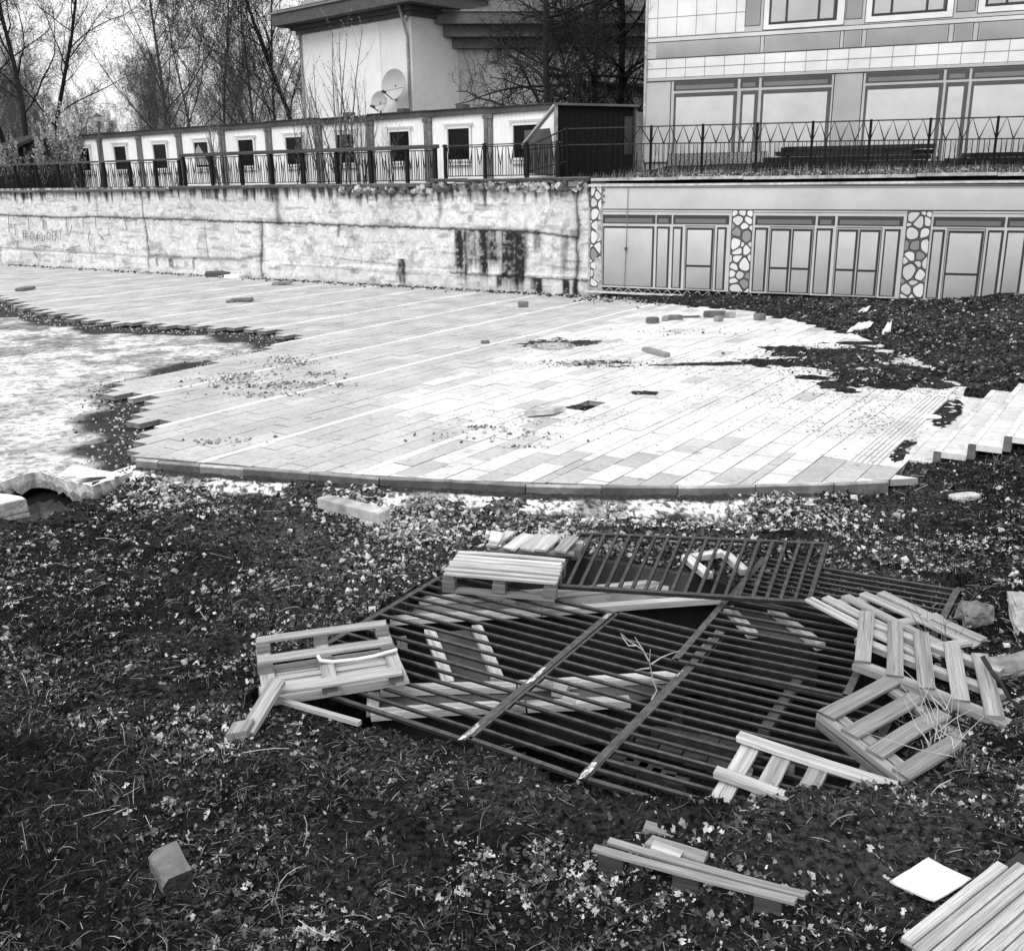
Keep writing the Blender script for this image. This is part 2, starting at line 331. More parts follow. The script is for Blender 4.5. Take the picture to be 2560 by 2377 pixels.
def ground_z(x, y, rough=True):
    x = np.asarray(x, float); y = np.asarray(y, float); hgt = rbf(x, y)
    if rough:
        hgt = hgt+(fbm(x, y, 1.1, 3, 3)-.5)*0.14+(fbm(x, y, 5, 4, 9)-.5)*0.10+(fbm(x, y, 22, 3, 21)-.5)*0.035
    d = segdist(x, y, ARCL); ip = inpoly(x, y, PAVE); right = (x > 1.5) & (y > 9.6)
    k = np.clip(d/2.2, 0, 1); k = k*k*(3-2*k)
    mound = np.where(ip, 0.0-d*0.9+(fbm(x, y, 6, 3, 5)-.5)*0.06, 0.015+0.16*np.minimum(d, 1)+k*np.maximum(hgt-.1, 0)+(fbm(x, y, 6, 3, 5)-.5)*0.07)
    far = y > 14.0
    t = np.clip((y-12.6)/1.5, 0, 1)
    hgt = np.where(right & (y > 12.6) & ~ip, hgt*(1-t)+mound*t, hgt)
    hgt = np.where(ip, np.where(right, np.maximum(np.minimum(mound, 0.03), -0.3), -0.3), hgt)
    u, v = stairs_uv(x, y)
    ins = (u > -0.03) & (u < ST_LEN-0.9) & (v > -0.05) & (v < 2.4)
    hgt = np.where(ins, np.minimum(hgt, np.floor(np.maximum(v, 0)/ST_N)*ST_R-0.10), hgt)
    sc = inpoly(x, y, SCREED); hgt = np.where(sc, np.minimum(hgt, -0.45), hgt)
    ho = inpoly(x, y, PUD); hgt = np.where(ho, np.minimum(hgt, -0.46), hgt)
    ga = inpoly(x, y, GAREA); hgt = np.where(ga, np.minimum(hgt, -.31+(fbm(x, y, 9, 3, 77)-.5)*.04), hgt)
    pit = inpoly(x, y, PIT); hgt = np.where(pit, PIT_B+(fbm(x, y, 3, 3, 4)-.5)*0.3, hgt)
    return hgt
SCREED = [tuple(p) for p in screed_front] + [tuple(p) for p in left_edge] + [tuple(W0+WD*34), (-60, 45), (-60, 9)]
PUD = [tuple(g(x, y, -0.36)[:2]) for x, y in [(-200, 1250), (20, 1222), (100, 1210), (170, 1235), (235, 1255), (215, 1270), (165, 1290), (110, 1318), (70, 1330), (-200, 1300)]]

def grid_mesh(name, x0, x1, y0, y1, st, hf, mt, keep=None, tone=None, smooth=True):
    xs = np.arange(x0, x1+st/2, st); ys = np.arange(y0, y1+st/2, st); X, Y = np.meshgrid(xs, ys); Z = hf(X, Y)
    nx, ny = len(xs), len(ys); idx = np.arange(nx*ny).reshape(ny, nx)
    F = np.stack([idx[:-1, :-1], idx[:-1, 1:], idx[1:, 1:], idx[1:, :-1]], -1).reshape(-1, 4)
    if keep is not None:
        kc = keep((X[:-1, :-1]+st/2), (Y[:-1, :-1]+st/2)).ravel(); F = F[kc]
    pt = np.ones(nx*ny) if tone is None else tone(X, Y, Z).ravel()
    used = np.zeros(nx*ny, bool); used[F.ravel()] = True; remap = np.cumsum(used)-1
    V = np.stack([X, Y, Z], -1).reshape(-1, 3)[used]
    return mesh_np(name, V, [remap[F]], mt, smooth=smooth, ptone=pt[used])

# the wide ground sheet that reaches the horizon, lower than everything else
o = mesh_np('ground', [(-900, -300, -2.2), (900, -300, -2.2), (900, 1200, -2.2), (-900, 1200, -2.2)], [[[0, 1, 2, 3]]], M['soil']); tag(o, kind='structure')

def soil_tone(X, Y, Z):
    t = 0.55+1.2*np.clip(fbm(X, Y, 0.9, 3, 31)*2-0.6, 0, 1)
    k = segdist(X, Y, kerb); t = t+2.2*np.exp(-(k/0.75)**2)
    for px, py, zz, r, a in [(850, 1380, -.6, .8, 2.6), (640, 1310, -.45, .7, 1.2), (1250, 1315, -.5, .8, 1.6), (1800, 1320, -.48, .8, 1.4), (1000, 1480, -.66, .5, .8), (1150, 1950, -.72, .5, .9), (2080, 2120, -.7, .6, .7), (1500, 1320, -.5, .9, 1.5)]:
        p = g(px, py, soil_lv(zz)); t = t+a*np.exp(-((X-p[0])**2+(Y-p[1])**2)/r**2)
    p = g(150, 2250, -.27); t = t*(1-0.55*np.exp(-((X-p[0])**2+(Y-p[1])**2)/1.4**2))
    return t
o = grid_mesh('soil', -8, 9, 1.2, 13.4, 0.035, ground_z, M['soil'], tone=lambda X, Y, Z: np.where(Z < -.5, .25, 1)*soil_tone(X, Y, Z)); tag(o, kind='structure')  # tone cut low inside the pit: the hole's darkness painted into the soil
o = grid_mesh('earth_bank', 1.6, 19, 13.4, 27.4, 0.08, ground_z, M['mound'], keep=lambda x, y: (y >= 13.4) & ((x-B0[0])*BD[1]-(y-B0[1])*BD[0] > -0.25), tone=lambda X, Y, Z: 0.7+0.7*fbm(X, Y, .8, 3, 77)); tag(o, kind='structure')
for nm, a in (('outer_soil', (9, 40, -12, 13.4)), ('outer_soil', (-8, 9, -12, 1.2)), ('outer_soil', (-45, -8, -12, 9.5))):
    o = grid_mesh(nm, *a, 0.5, lambda x, y: ground_z(x, y, False)*0+np.clip(rbf(x, y), -.7, 1.6)-0.01, M['soil']); tag(o, kind='structure')

# ---- sub-base (rough lean concrete) with the dirt that lines the broken paving edge
def screed_z(X, Y): return -0.10+(fbm(X, Y, 1.5, 4, 8)-.5)*0.05+(fbm(X*.6, Y*1.4, 6, 3, 12)-.5)*0.02
def screed_tone(X, Y, Z):
    d = segdist(X, Y, left_edge); n = fbm(X, Y, 2.2, 4, 15)
    wdt = 0.28+0.55*np.clip((fbm(X, Y, .7, 2, 44)-.4)*3, 0, 1.4)
    t = np.clip((d-wdt*(0.6+0.8*n))/0.25, 0, 1)
    wet = np.clip((fbm(X, Y, 1.3, 6, 19, .6)-.5)*8+.4, 0, 1)*.75+.25*np.clip((fbm(X, Y, 5, 4, 23)-.45)*6, 0, 1)
    far = np.clip((Y-12)/8, 0, 1)
    light = 1.3-0.85*wet*(0.55+.45*far)-0.1*far
    return 0.06+t*light
scr_keep = lambda x, y: inpoly(x, y, SCREED) | (inpoly(x, y, PAVE) & (segdist(x, y, left_edge) < 0.5) & (x < 0))
o = grid_mesh('concrete_sub_base', -16, 0, 9.3, 34, 0.06, screed_z, M['screed'], keep=scr_keep, tone=screed_tone); tag(o, kind='structure')
o = grid_mesh('outer_sub_base', -46, -16, 8.5, 52, 0.5, lambda x, y: x*0-0.11, M['screed'], keep=lambda x, y: (x-W0[0])*WD[1]-(y-W0[1])*WD[0] > -.2); tag(o, kind='structure')
mb = MB(); rs_ = random.Random(5); fr = []
for a, b in zip(screed_front[:-1], screed_front[1:]):
    n = max(1, int(np.hypot(*(b-a))/0.06))
    for i in range(n): fr.append(a+(b-a)*i/n)
fr.append(screed_front[-1]); fr = [p for p in fr if p[0] > -12]
top = [V3((p[0], p[1]-0.03+rs_.uniform(-.012, .012), -0.103+rs_.uniform(-.006, .006))) for p in fr]
bot = [V3((p[0]+rs_.uniform(-.03, .03), p[1]+0.03+rs_.uniform(-.05, .06), -0.27-0.08*fbm(p[0], p[1], 4, 3, 2)+rs_.uniform(-.05, .03))) for p in fr]
mid = [(a+b)/2+V3((0, -0.02+rs_.uniform(-.02, .02), rs_.uniform(-.02, .02))) for a, b in zip(top, bot)]
inn = [V3((p[0], p[1]+0.5, -0.103)) for p in fr]; n = len(fr); bin_ = [V3((p[0], p[1]+0.7, b[2])) for p, b in zip(fr, bot)]
for i in range(n-1):
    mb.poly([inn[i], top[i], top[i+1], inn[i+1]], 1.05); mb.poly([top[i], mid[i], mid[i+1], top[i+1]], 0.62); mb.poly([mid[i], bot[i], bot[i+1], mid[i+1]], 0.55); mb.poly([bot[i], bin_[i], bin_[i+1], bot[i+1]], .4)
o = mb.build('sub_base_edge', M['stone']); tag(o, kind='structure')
# loose slab in the lower left corner and the puddle beside it
sl = [g(x, y, -0.17) for x, y in [(-400, 1226), (-60, 1230), (20, 1234), (55, 1240), (66, 1246), (40, 1250), (0, 1260), (-120, 1290), (-400, 1340)]]
mb = MB(); mb.prism(sl, (0, 0.02, -0.16), [1.5]+[0.5]*(len(sl)+1)); mb.prism([p+V3((0, .03, -.161)) for p in sl], (0, 0, -0.12), .55)
o = mb.build('concrete_slab', M['stone'], bevel=.012); tag(o, 'broken light concrete slab lying at the left edge beside the dark puddle', 'slab')
o = mesh_np('puddle', [(-9, 8.0, -0.38), (-3.2, 8.0, -0.38), (-3.2, 11, -.38), (-9, 11, -.38)], [[[0, 1, 2, 3]]], M['water']); tag(o, kind='structure')

# ---- paving: rows of pavers, a narrow white row every 1.83 m
def clip(poly, a, b):            # keep the part left of a->b
    out = []; n = len(poly); e = b-a
    sdv = [e[0]*(p[1]-a[1])-e[1]*(p[0]-a[0]) for p in poly]
    for i in range(n):
        p, q, s, t = poly[i], poly[(i+1) % n], sdv[i], sdv[(i+1) % n]
        if s >= 0: out.append(p)
        if (s >= 0) != (t >= 0): out.append(p+(q-p)*(s/(s-t)))
    return out
PER, LINE = 1.83, 0.125; NR = 6; RW = (PER-LINE)/NR; PL = 0.60; GAP = 0.009
rp = random.Random(11)
white_b = [np.array(p) for p in gx(zB, [(1990, 140), (1180, 345), (480, 672), (860, 850), (620, 950), (250, 1062)])]
pv = MB(); bed = MB()
kseg = [(np.array(kerb[i]), np.array(kerb[i+1])) for i in range(len(kerb)-1)]
V0 = -10.65                     # a white line (distance to the right across the rows)
rowdefs = []
for k in range(-20, 12):
    base = V0+k*PER; rowdefs.append((base-LINE/2, LINE, True))
    for j in range(NR): rowdefs.append((base+LINE/2+j*RW, RW, False))
hole = g(*zB(1390, 703), 0)[:2]
HOLE_C = None
cells = []
for ri, (v0, wd, isw) in enumerate(rowdefs):
    off = (ri % 2)*PL/2+rp.uniform(-.012, .012)
    for j in range(-8, 85):
        u0 = j*PL+off-2
        cu, cv = u0+PL/2, v0+wd/2; c = UD*cu+ND*cv
        if c[1] < 8.5 or c[1] > 48 or c[0] < -30 or c[0] > 9: continue
        cells.append((u0, v0, wd, isw, c))
cc = np.array([c[4] for c in cells]); ok = inpoly(cc[:, 0], cc[:, 1], PAVE)
dk = segdist(cc[:, 0], cc[:, 1], kerb); ok |= (dk < 0.5) & (cc[:, 0] > kerb[0][0]-.1) & (cc[:, 1] < 11)
wdx = np.array([np.interp(c[1], sorted([p[1] for p in white_b]), [p[0] for p in sorted(white_b, key=lambda q: q[1])]) for c in cc])
for (u0, v0, wd, isw, c), keep, wb in zip(cells, ok, wdx):
    if not keep: continue
    if abs(u0+PL/2-np.dot(hole, UD)) < PL/2 and abs(v0+wd/2-np.dot(hole, ND)) < wd/2: HOLE_C = (u0, v0, wd); continue
    q = [UD*(u0+GAP/2)+ND*(v0+GAP/2), UD*(u0+GAP/2)+ND*(v0+wd-GAP/2), UD*(u0+PL-GAP/2)+ND*(v0+wd-GAP/2), UD*(u0+PL-GAP/2)+ND*(v0+GAP/2)]
    q = q[::-1] if np.cross(q[1]-q[0], q[2]-q[0]) < 0 else q
    nearf = c[1] < 12.0 and c[0] > -5
    if nearf:
        for a, b in kseg:
            q = clip(q, a, b)
            if len(q) < 3: break
        if len(q) < 3: continue
        qc = sum(q)/len(q); 
        if len(q) < 3 or max(np.hypot(*(p-qc)) for p in q) < 0.03: continue
    s = c[0]-wb+rp.gauss(0, .25)
    dkk = min(np.hypot(c[0]-k[0], c[1]-k[1]) for k in kerb)
    if isw and s < 0.6: t = 0.88
    elif s > 0: t = 0.77*rp.uniform(0.95, 1.05) if rp.random() > (0.07 if c[1] > 11.3 else 0.3) else 0.56*rp.uniform(.95, 1.08)
    else: t = 0.54*rp.uniform(0.92, 1.07)+0.06*max(0, 1-abs(s)/2.5)
    if c[1] < 10.6 and s > 0 and rp.random() < .3: t = 0.5*rp.uniform(.95, 1.08)
    zt = rp.gauss(0, .0015); n = len(q)
    top = [(p[0], p[1], zt+rp.gauss(0, .0008)) for p in q]; bot = [(p[0], p[1], -0.07) for p in q]
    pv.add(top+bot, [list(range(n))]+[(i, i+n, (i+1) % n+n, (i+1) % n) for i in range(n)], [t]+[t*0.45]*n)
    bq = [UD*u0+ND*v0, UD*u0+ND*(v0+wd), UD*(u0+PL)+ND*(v0+wd), UD*(u0+PL)+ND*v0][::-1]
    if nearf:
        for a, b in kseg:
            bq = clip(bq, a, b)
            if len(bq) < 3: break
    if len(bq) > 2: bed.poly([(p[0], p[1], -0.016) for p in bq])
o = pv.build('paving', M['paver']); tag(o, kind='structure')
o = bed.build('paving_bed', M['joint']); tag(o, kind='structure')

# ---- kerbstones along the curved front edge, on a pale mortar bed
kp = [V3((*p, 0)) for p in kerb]
for i in range(len(kp)-1):
    a, b = kp[i], kp[i+1]; d = unit(b-a); nrm = V3((d[1], -d[0], 0))
    a2, b2 = a+d*.004, b-d*.004
    mb = MB(); e = rp.uniform(-.004, .006)
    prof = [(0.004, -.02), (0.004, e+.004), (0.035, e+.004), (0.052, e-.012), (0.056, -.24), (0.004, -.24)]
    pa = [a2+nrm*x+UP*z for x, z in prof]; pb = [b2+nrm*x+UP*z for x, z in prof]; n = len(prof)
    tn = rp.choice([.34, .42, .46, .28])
    mb.add(pa+pb, [list(range(n))[::-1], list(range(n, 2*n))]+[(k, (k+1) % n, (k+1) % n+n, k+n) for k in range(n)], [tn*.6, tn*.6, tn*1.35, tn*1.5, tn*1.1, tn*.5, tn*.5, tn*.5])  # tops lightened, front and ends darkened: overhead light painted into the faces
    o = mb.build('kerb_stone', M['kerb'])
    lab = ['short grey kerbstone at the far left end of the curved kerb', 'second grey kerbstone from the left end of the kerb', 'third grey kerbstone from the left along the curved kerb', 'long grey kerbstone fourth from the left end of the curved kerb',
           'kerbstone with a dark face above the white plank on the ground', 'kerbstone just right of the dark one above the white plank', 'kerbstone sixth from the right end of the curved kerb', 'kerbstone at the middle of the kerb above the stony rubble',
           'kerbstone fourth from the right end of the curved kerb', 'long kerbstone third from the right end of the curved kerb', 'kerbstone second from the right end of the curved kerb', 'last kerbstone at the right end, by the foot of the stairs'][i]
    tag(o, lab, 'kerbstone', 'kerbstones along the curved paving edge')
# mortar bed: a rough band that sticks out below the kerb
def strip_mesh(name, pts, prof_fn, ds, mt, tone_fn, nj):
    P = []; acc = 0
    for a, b in zip(pts[:-1], pts[1:]):
        n = max(2, int(np.hypot(*(b-a))/ds)); d = (b-a)/np.hypot(*(b-a)); nr = np.array([d[1], -d[0]])
        for i in range(n): P.append((a+(b-a)*i/n, nr, acc+i/n*np.hypot(*(b-a))))
        acc += np.hypot(*(b-a))
    V = []; T = []
    for p, nr, s in P:
        for j in range(nj):
            off, z = prof_fn(s, j/(nj-1), p); q = p+nr*off; V.append((q[0], q[1], z)); T.append(tone_fn(s, j/(nj-1), q))
    n = len(P); idx = np.arange(n*nj).reshape(n, nj)
    F = np.stack([idx[:-1, :-1], idx[:-1, 1:], idx[1:, 1:], idx[1:, :-1]], -1).reshape(-1, 4)
    return mesh_np(name, V, [F], mt, ptone=T, smooth=True)
def bed_prof(s, t, p):
    n1 = float(fbm(s, 0.3, 1.6, 4, 61)); n2 = float(fbm(s, t*3, 7, 3, 62)); n3 = float(fbm(s*5, t*6, 5, 3, 65))
    off = 0.05+t*(0.26+.22*n1)+(n2-.5)*.05*(t > 0); z = -0.085-0.13*t+(n2-.5)*0.05+(n3-.5)*.03-(0.22*max(0, t-.8)/.2)
    return off, z
def bt(s, t, q):
    gap = float(np.clip((fbm(s, .7, 1.1, 3, 66)-.30)*9, 0.3, 1)); sp = float(np.clip((fbm(q[0], q[1], 30, 3, 63)-.36)*6, 0.08, 1)); lo_ = .10+.22*float(fbm(s, 2., 2.5, 3, 64)); hi_ = .72+.25*float(fbm(s, 9., 3, 3, 67))
    e = np.clip((t-lo_)/.08, 0, 1)*np.clip((hi_-t)/.1, 0, 1); return .05+1.3*gap*sp*float(e)
o = strip_mesh('mortar_bed', [np.array(k) for k in kerb[:-1]], bed_prof, 0.022, M['bedding'], bt, 18); tag(o, kind='structure')

# ---- stairs at the right edge
def P2(u, v, z): q = ST0+UD*u+ND*v; return V3((q[0], q[1], z))
st = thing('stairs', 'pale paved stairs climbing to the right, half buried in the earth bank', 'stairs', P2(0, 0, 0))
KW = 0.075
for k in range(7):
    z = k*ST_R; v = k*ST_N; mb = MB()
    prof = [(v, z-.17), (v, z-.012), (v+.012, z), (v+KW, z), (v+KW, z-.17)]
    a = [P2(0, *p) for p in prof]; b = [P2(ST_LEN, *p) for p in prof]; n = 5
    mb.add(a+b, [list(range(n)), list(range(2*n-1, n-1, -1))]+[(i, (i+1) % n, (i+1) % n+n, i+n)[::-1] for i in range(n)], [.2, .22, .6, .85, .95, .5, .4])  # end and side faces toned darker than the top: painted shade
    mb.build('step_kerb', M['kerb'], st)
    if k == 6: break
    mb = MB(); u = 0.0
    while u < ST_LEN-.1:
        L = 0.295; t = rp.uniform(.68, .78)
        c = P2(u+L/2, v+KW+(ST_N-KW)/2, z-.035); mb.box(c, V3((*UD, 0))*(L/2-.003), V3((*ND, 0))*((ST_N-KW)/2-.003), UP*(.033+rp.uniform(-.0015, .0015)), t)
        u += L+.005
    mb.build('tread', M['paver'], st)
# ---- tactile strip before the stairs
tq = [g(*zC(1003, 1003), 0)[:2], g(*zC(1190, 1018), 0)[:2], g(*zC(1555, 650), 0)[:2], g(*zC(1440, 640), 0)[:2]]
ta = thing('tactile_paving', 'ribbed tactile paving strip in front of the stairs', 'tactile paving', (*tq[0], 0))
u0 = np.dot(tq[0]-ST0, UD); u1 = np.dot(tq[3]-ST0, UD); va = np.dot(tq[0]-ST0, ND); vb = np.dot(tq[1]-ST0, ND)
nr_ = 13; du = (u1-u0)/nr_; nc = 2; dv = (vb-va)/nc
for i in range(nr_):
    for j in range(nc):
        mb = MB(); cu = u0+(i+.5)*du; cv = va+(j+.5)*dv
        mb.box(P2(cu, cv, .001), V3((*UD, 0))*(du/2-.004), V3((*ND, 0))*(dv/2-.003), UP*.004, .5*rp.uniform(.9, 1.05))
        for r_ in range(3):
            if i in (4, 5, 6):
                for e in range(4): mb.box(P2(cu+(e-1.5)*du/4, cv+(r_-1)*dv/3.1, .0075), V3((*UD, 0))*.02, V3((*ND, 0))*.02, UP*.0035, .8, )
            else: mb.box(P2(cu, cv+(r_-1)*dv/3.1, .0085), V3((*UD, 0))*(du/2-.02), V3((*ND, 0))*.018, UP*.0045, .82)
        mb.build('slab', M['paver'], ta)

# ================================================================ RETAINING WALL, COPING
WN = np.array([-WD[1], WD[0]])                                   # away from the plaza?  make it point to the camera side
if np.dot(WN, -W0) < 0: WN = -WN
Wp0, Wn3 = V3((*W0, 0)), V3((*WN, 0))
def wallsz(px, py): p = onpl(px, py, Wp0, Wn3); return np.dot(p[:2]-W0, WD), p[2]
def WP(s, z, off=0.0): q = W0+WD*s+WN*off; return V3((q[0], q[1], z))
rw = thing('retaining_wall', 'long stained concrete retaining wall with streaks behind the plaza', 'retaining wall', WP(0, 0))
cr = []                                                            # joints and cracks, measured on the photograph and mapped to the wall
for pts, wd, dk_ in [([z1(0, 0)] and [(0, 539), (75, 541), (145, 545), (230, 543), (350, 547), (480, 551), (600, 555), (690, 558), (780, 560), (900, 566), (1010, 569), (1130, 573), (1225, 577), (1290, 579), (1380, 586), (1440, 596)], .035, .9),
                     ([(356, 500), (358, 545), (362, 560), (370, 620), (376, 668)], .03, .8), ([(240, 490), (244, 540)], .02, .35), ([(690, 478), (692, 520), (694, 556)], .10, .6), ([(653, 558), (654, 600), (652, 640), (656, 690)], .045, .8),
                     ([(512, 560), (516, 610), (520, 642)], .03, .5), ([(0, 620), (60, 624), (200, 632), (330, 640), (378, 645)], .03, .4), ([(380, 640), (450, 645), (520, 648), (600, 650), (650, 640)], .07, .6),
                     ([(846, 562), (845, 590)], .03, .7), ([(800, 640), (880, 652), (1000, 664)], .018, .4), ([(1130, 683), (1200, 688), (1300, 693), (1400, 700), (1470, 702)], .03, .7), ([(1443, 480), (1443, 600), (1440, 735)], .045, .85),
                     ([(200, 640), (300, 655), (380, 665)], .02, .25), ([(700, 660), (790, 668), (1100, 690)], .03, .25)]:
    cr.append(([wallsz(*p) for p in pts], wd, dk_))
streaks = [(1150, 24, 576, 700, 1.0), (1180, 26, 577, 690, .75), (1208, 18, 577, 705, 1.0), (1232, 24, 578, 670, .9), (1268, 28, 580, 735, 1.0), (1295, 26, 580, 725, 1.0), (1345, 14, 582, 640, .55), (1410, 14, 590, 685, .5),
           (895, 12, 468, 520, .5), (1100, 12, 468, 545, .5), (1185, 20, 465, 510, .45), (1240, 24, 462, 505, .5), (1010, 24, 470, 495, .4), (900, 20, 470, 500, .5), (1005, 24, 650, 715, .85), (1250, 14, 690, 725, .9), (1345, 20, 697, 735, .95), (1415, 14, 700, 742, 1.0), (1440, 12, 700, 742, .9),
           (395, 10, 645, 668, .6), (430, 14, 645, 675, .75), (485, 10, 645, 678, .6), (1175, 10, 540, 560, .5), (310, 20, 475, 492, .4), (520, 30, 476, 500, .4), (620, 30, 474, 500, .45), (60, 30, 480, 500, .45), (180, 30, 480, 495, .4)]
stz = [(wallsz(x, a)[0], w/73.0, wallsz(x, a)[1], wallsz(x, b)[1], k) for x, w, a, b, k in streaks]
# mask of joints/streaks as wall tone (dirt on the concrete)
ds = 0.022; ss = np.arange(-0.02, 27.0, ds); zz = np.arange(-0.15, 2.93, ds); SS, ZZ = np.meshgrid(ss, zz)
tone = np.full(SS.shape, 0.70)*(0.8+.4*fbm(SS, ZZ, .45, 3, 57)); nz = fbm(SS, ZZ, 3.2, 5, 51); nz2 = fbm(SS, ZZ, 11, 4, 52); nv = fbm(SS*4.0, ZZ*.35, 2.2, 4, 53)
tone *= 0.86+0.3*np.clip(nz2*1.6-.3, 0, 1)
tone *= 1-0.34*np.clip((fbm(SS, ZZ, 3.1, 5, 54)-.58)*8, 0, 1)*np.clip((fbm(SS, ZZ, .8, 3, 56)-.38)*5, 0, 1); nz3 = fbm(SS, ZZ, 26, 3, 58); tone *= 1-.55*np.clip((nz3-.62)*8, 0, 1)*np.clip(nz*3-1.2, 0, 1); tone *= 1-.35*np.clip((fbm(SS*.5, ZZ*3, 3, 4, 59)-.6)*8, 0, 1)
disp = (nz-.5)*.03+(nz2-.5)*.018
for P, wd, k in cr:
    jit = (nz-.5)*.16; d = segdist(SS+jit, ZZ+(nz2-.5)*.09, P); wv = wd*(0.4+1.2*nz2)
    m = np.exp(-(d/wv)**2)*k; halo = np.exp(-(d/(wv*3.2))**2)*k*.4*np.clip(nz*2.4-.6, 0, 1); tone *= (1-np.clip(m*0.93, 0, .95))*(1-halo); disp -= m*.03
for s0, wd, zt, zb, k in stz:
    prof = np.exp(-(np.abs(SS-s0+(nv-.5)*wd*.8)/(wd*.62))**4); tz = (zt-ZZ)/max(zt-zb, .01)
    on = np.clip((ZZ-zb+0.5*(nv-.5)*(zt-zb))/(0.25*(zt-zb)), 0, 1)*(ZZ < zt+.02); m = prof*on*k*np.clip(.9+(nv-.5)*1.0+(nz2-.5)*1.4, 0, 1)
    tone *= 1-.97*np.clip(m*1.15, 0, 1)
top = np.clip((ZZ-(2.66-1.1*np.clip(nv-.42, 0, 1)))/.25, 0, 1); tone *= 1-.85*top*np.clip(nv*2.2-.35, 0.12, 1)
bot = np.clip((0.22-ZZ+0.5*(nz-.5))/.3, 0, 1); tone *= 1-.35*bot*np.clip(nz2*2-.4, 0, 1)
base_out = np.where(ZZ < 0.52+0.1*(nz-.5), .06, 0)*np.where(SS > 14.5, 1, .5)
off = disp+base_out
Q = W0[None, None, :]+WD[None, None, :]*SS[..., None]+WN[None, None, :]*off[..., None]
V = np.concatenate([Q, ZZ[..., None]], -1).reshape(-1, 3); ny, nx = SS.shape; idx = np.arange(nx*ny).reshape(ny, nx)
F = np.stack([idx[:-1, :-1], idx[:-1, 1:], idx[1:, 1:], idx[1:, :-1]], -1).reshape(-1, 4)[:, ::-1]
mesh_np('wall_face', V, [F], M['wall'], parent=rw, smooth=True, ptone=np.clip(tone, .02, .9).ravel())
mb = MB(); mb.prism([WP(-.02, -.3, -.06), WP(60, -.3, -.06), WP(60, 2.9, -.06), WP(-.02, 2.9, -.06)], V3((*-WN, 0))*.5, .5); mb.prism([WP(27, -.3, 0), WP(60, -.3, 0), WP(60, 2.85, 0), WP(27, 2.85, 0)], V3((*-WN, 0))*.055, .55); mb.build('wall_core', M['wall'], rw)
# coping slabs: three runs stepping down to the left
def coping(name, s0, s1, z, th, ov, tn):
    mb = MB(); s = s0
    while s < s1-.01:
        e = min(s+rp.uniform(1.6, 2.2), s1)
        zt = z+rp.uniform(-.012, .012); pr_ = [(.10+ov+rp.uniform(-.015, .015), zt-th), (.12+ov, zt-.02), (.10+ov, zt), (-.5, zt+.004), (-.5, zt-th)]
        a = [WP(s+.004, q[1], q[0]) for q in pr_]; b = [WP(e-.004, q[1], q[0]) for q in pr_]; n = 5; t = tn*rp.uniform(.85, 1.12)
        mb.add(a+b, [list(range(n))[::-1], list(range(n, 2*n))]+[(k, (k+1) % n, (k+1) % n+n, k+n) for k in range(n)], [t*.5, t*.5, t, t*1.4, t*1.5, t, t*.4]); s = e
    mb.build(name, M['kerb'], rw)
sB = wallsz(428, 470)[0]; sC = wallsz(1085, 450)[0]
coping('coping', sB-.05, 55, 2.84, .085, .02, .16)
coping('coping', sC+.02, sB-.06, 2.93, .10, .05, .15)
coping('coping', -.1, sC, 3.03, .09, .06, .13)
# crumbled mortar under the right coping
mb = MB(); rs = np.random.RandomState(3)
for i in range(150):
    s = rs.uniform(0, sC+3.5); r = rs.uniform(.03, .10); c = WP(s, (2.90 if s < sC else 2.82)-rs.uniform(.02, .13), rs.uniform(-.02, .12))
    R = rots(1, rs, 1.0)[0]; mb.box(c, R[:, 0]*r*1.5, R[:, 1]*r, R[:, 2]*r*.7, float(rs.choice([.12, .2, .35, .6])))
mb.build('crumbled_mortar', M['stone'], rw)
# brick and block end of the wall
mb = MB(); z = -.1
sE = 0.02
for z0, z1_, dv_, tn in [(-.1, .42, .0, .45), (.42, 1.02, .015, .55), (1.02, 1.5, -.01, .35), (1.5, 1.95, .01, .5), (1.95, 2.28, .0, .45)]:
    mb.box((WP(-.22, (z0+z1_)/2, dv_-.1)), V3((*WD, 0))*.2, V3((*WN, 0))*.15, UP*((z1_-z0)/2-.012), tn)
mb.build('end_block', M['stone'], rw)
mb = MB(); z = 2.30; r_ = 0
while z < 2.9:
    for k in range(2): mb.box(WP(-.11-.21*k-(.05 if r_ % 2 else 0), z+.03, -.08+rp.uniform(-.01, .01)), V3((*WD, 0))*.1, V3((*WN, 0))*.12, UP*.03, rp.uniform(.12, .25))
    z += .075; r_ += 1
mb.build('end_brick', M['stone'], rw)
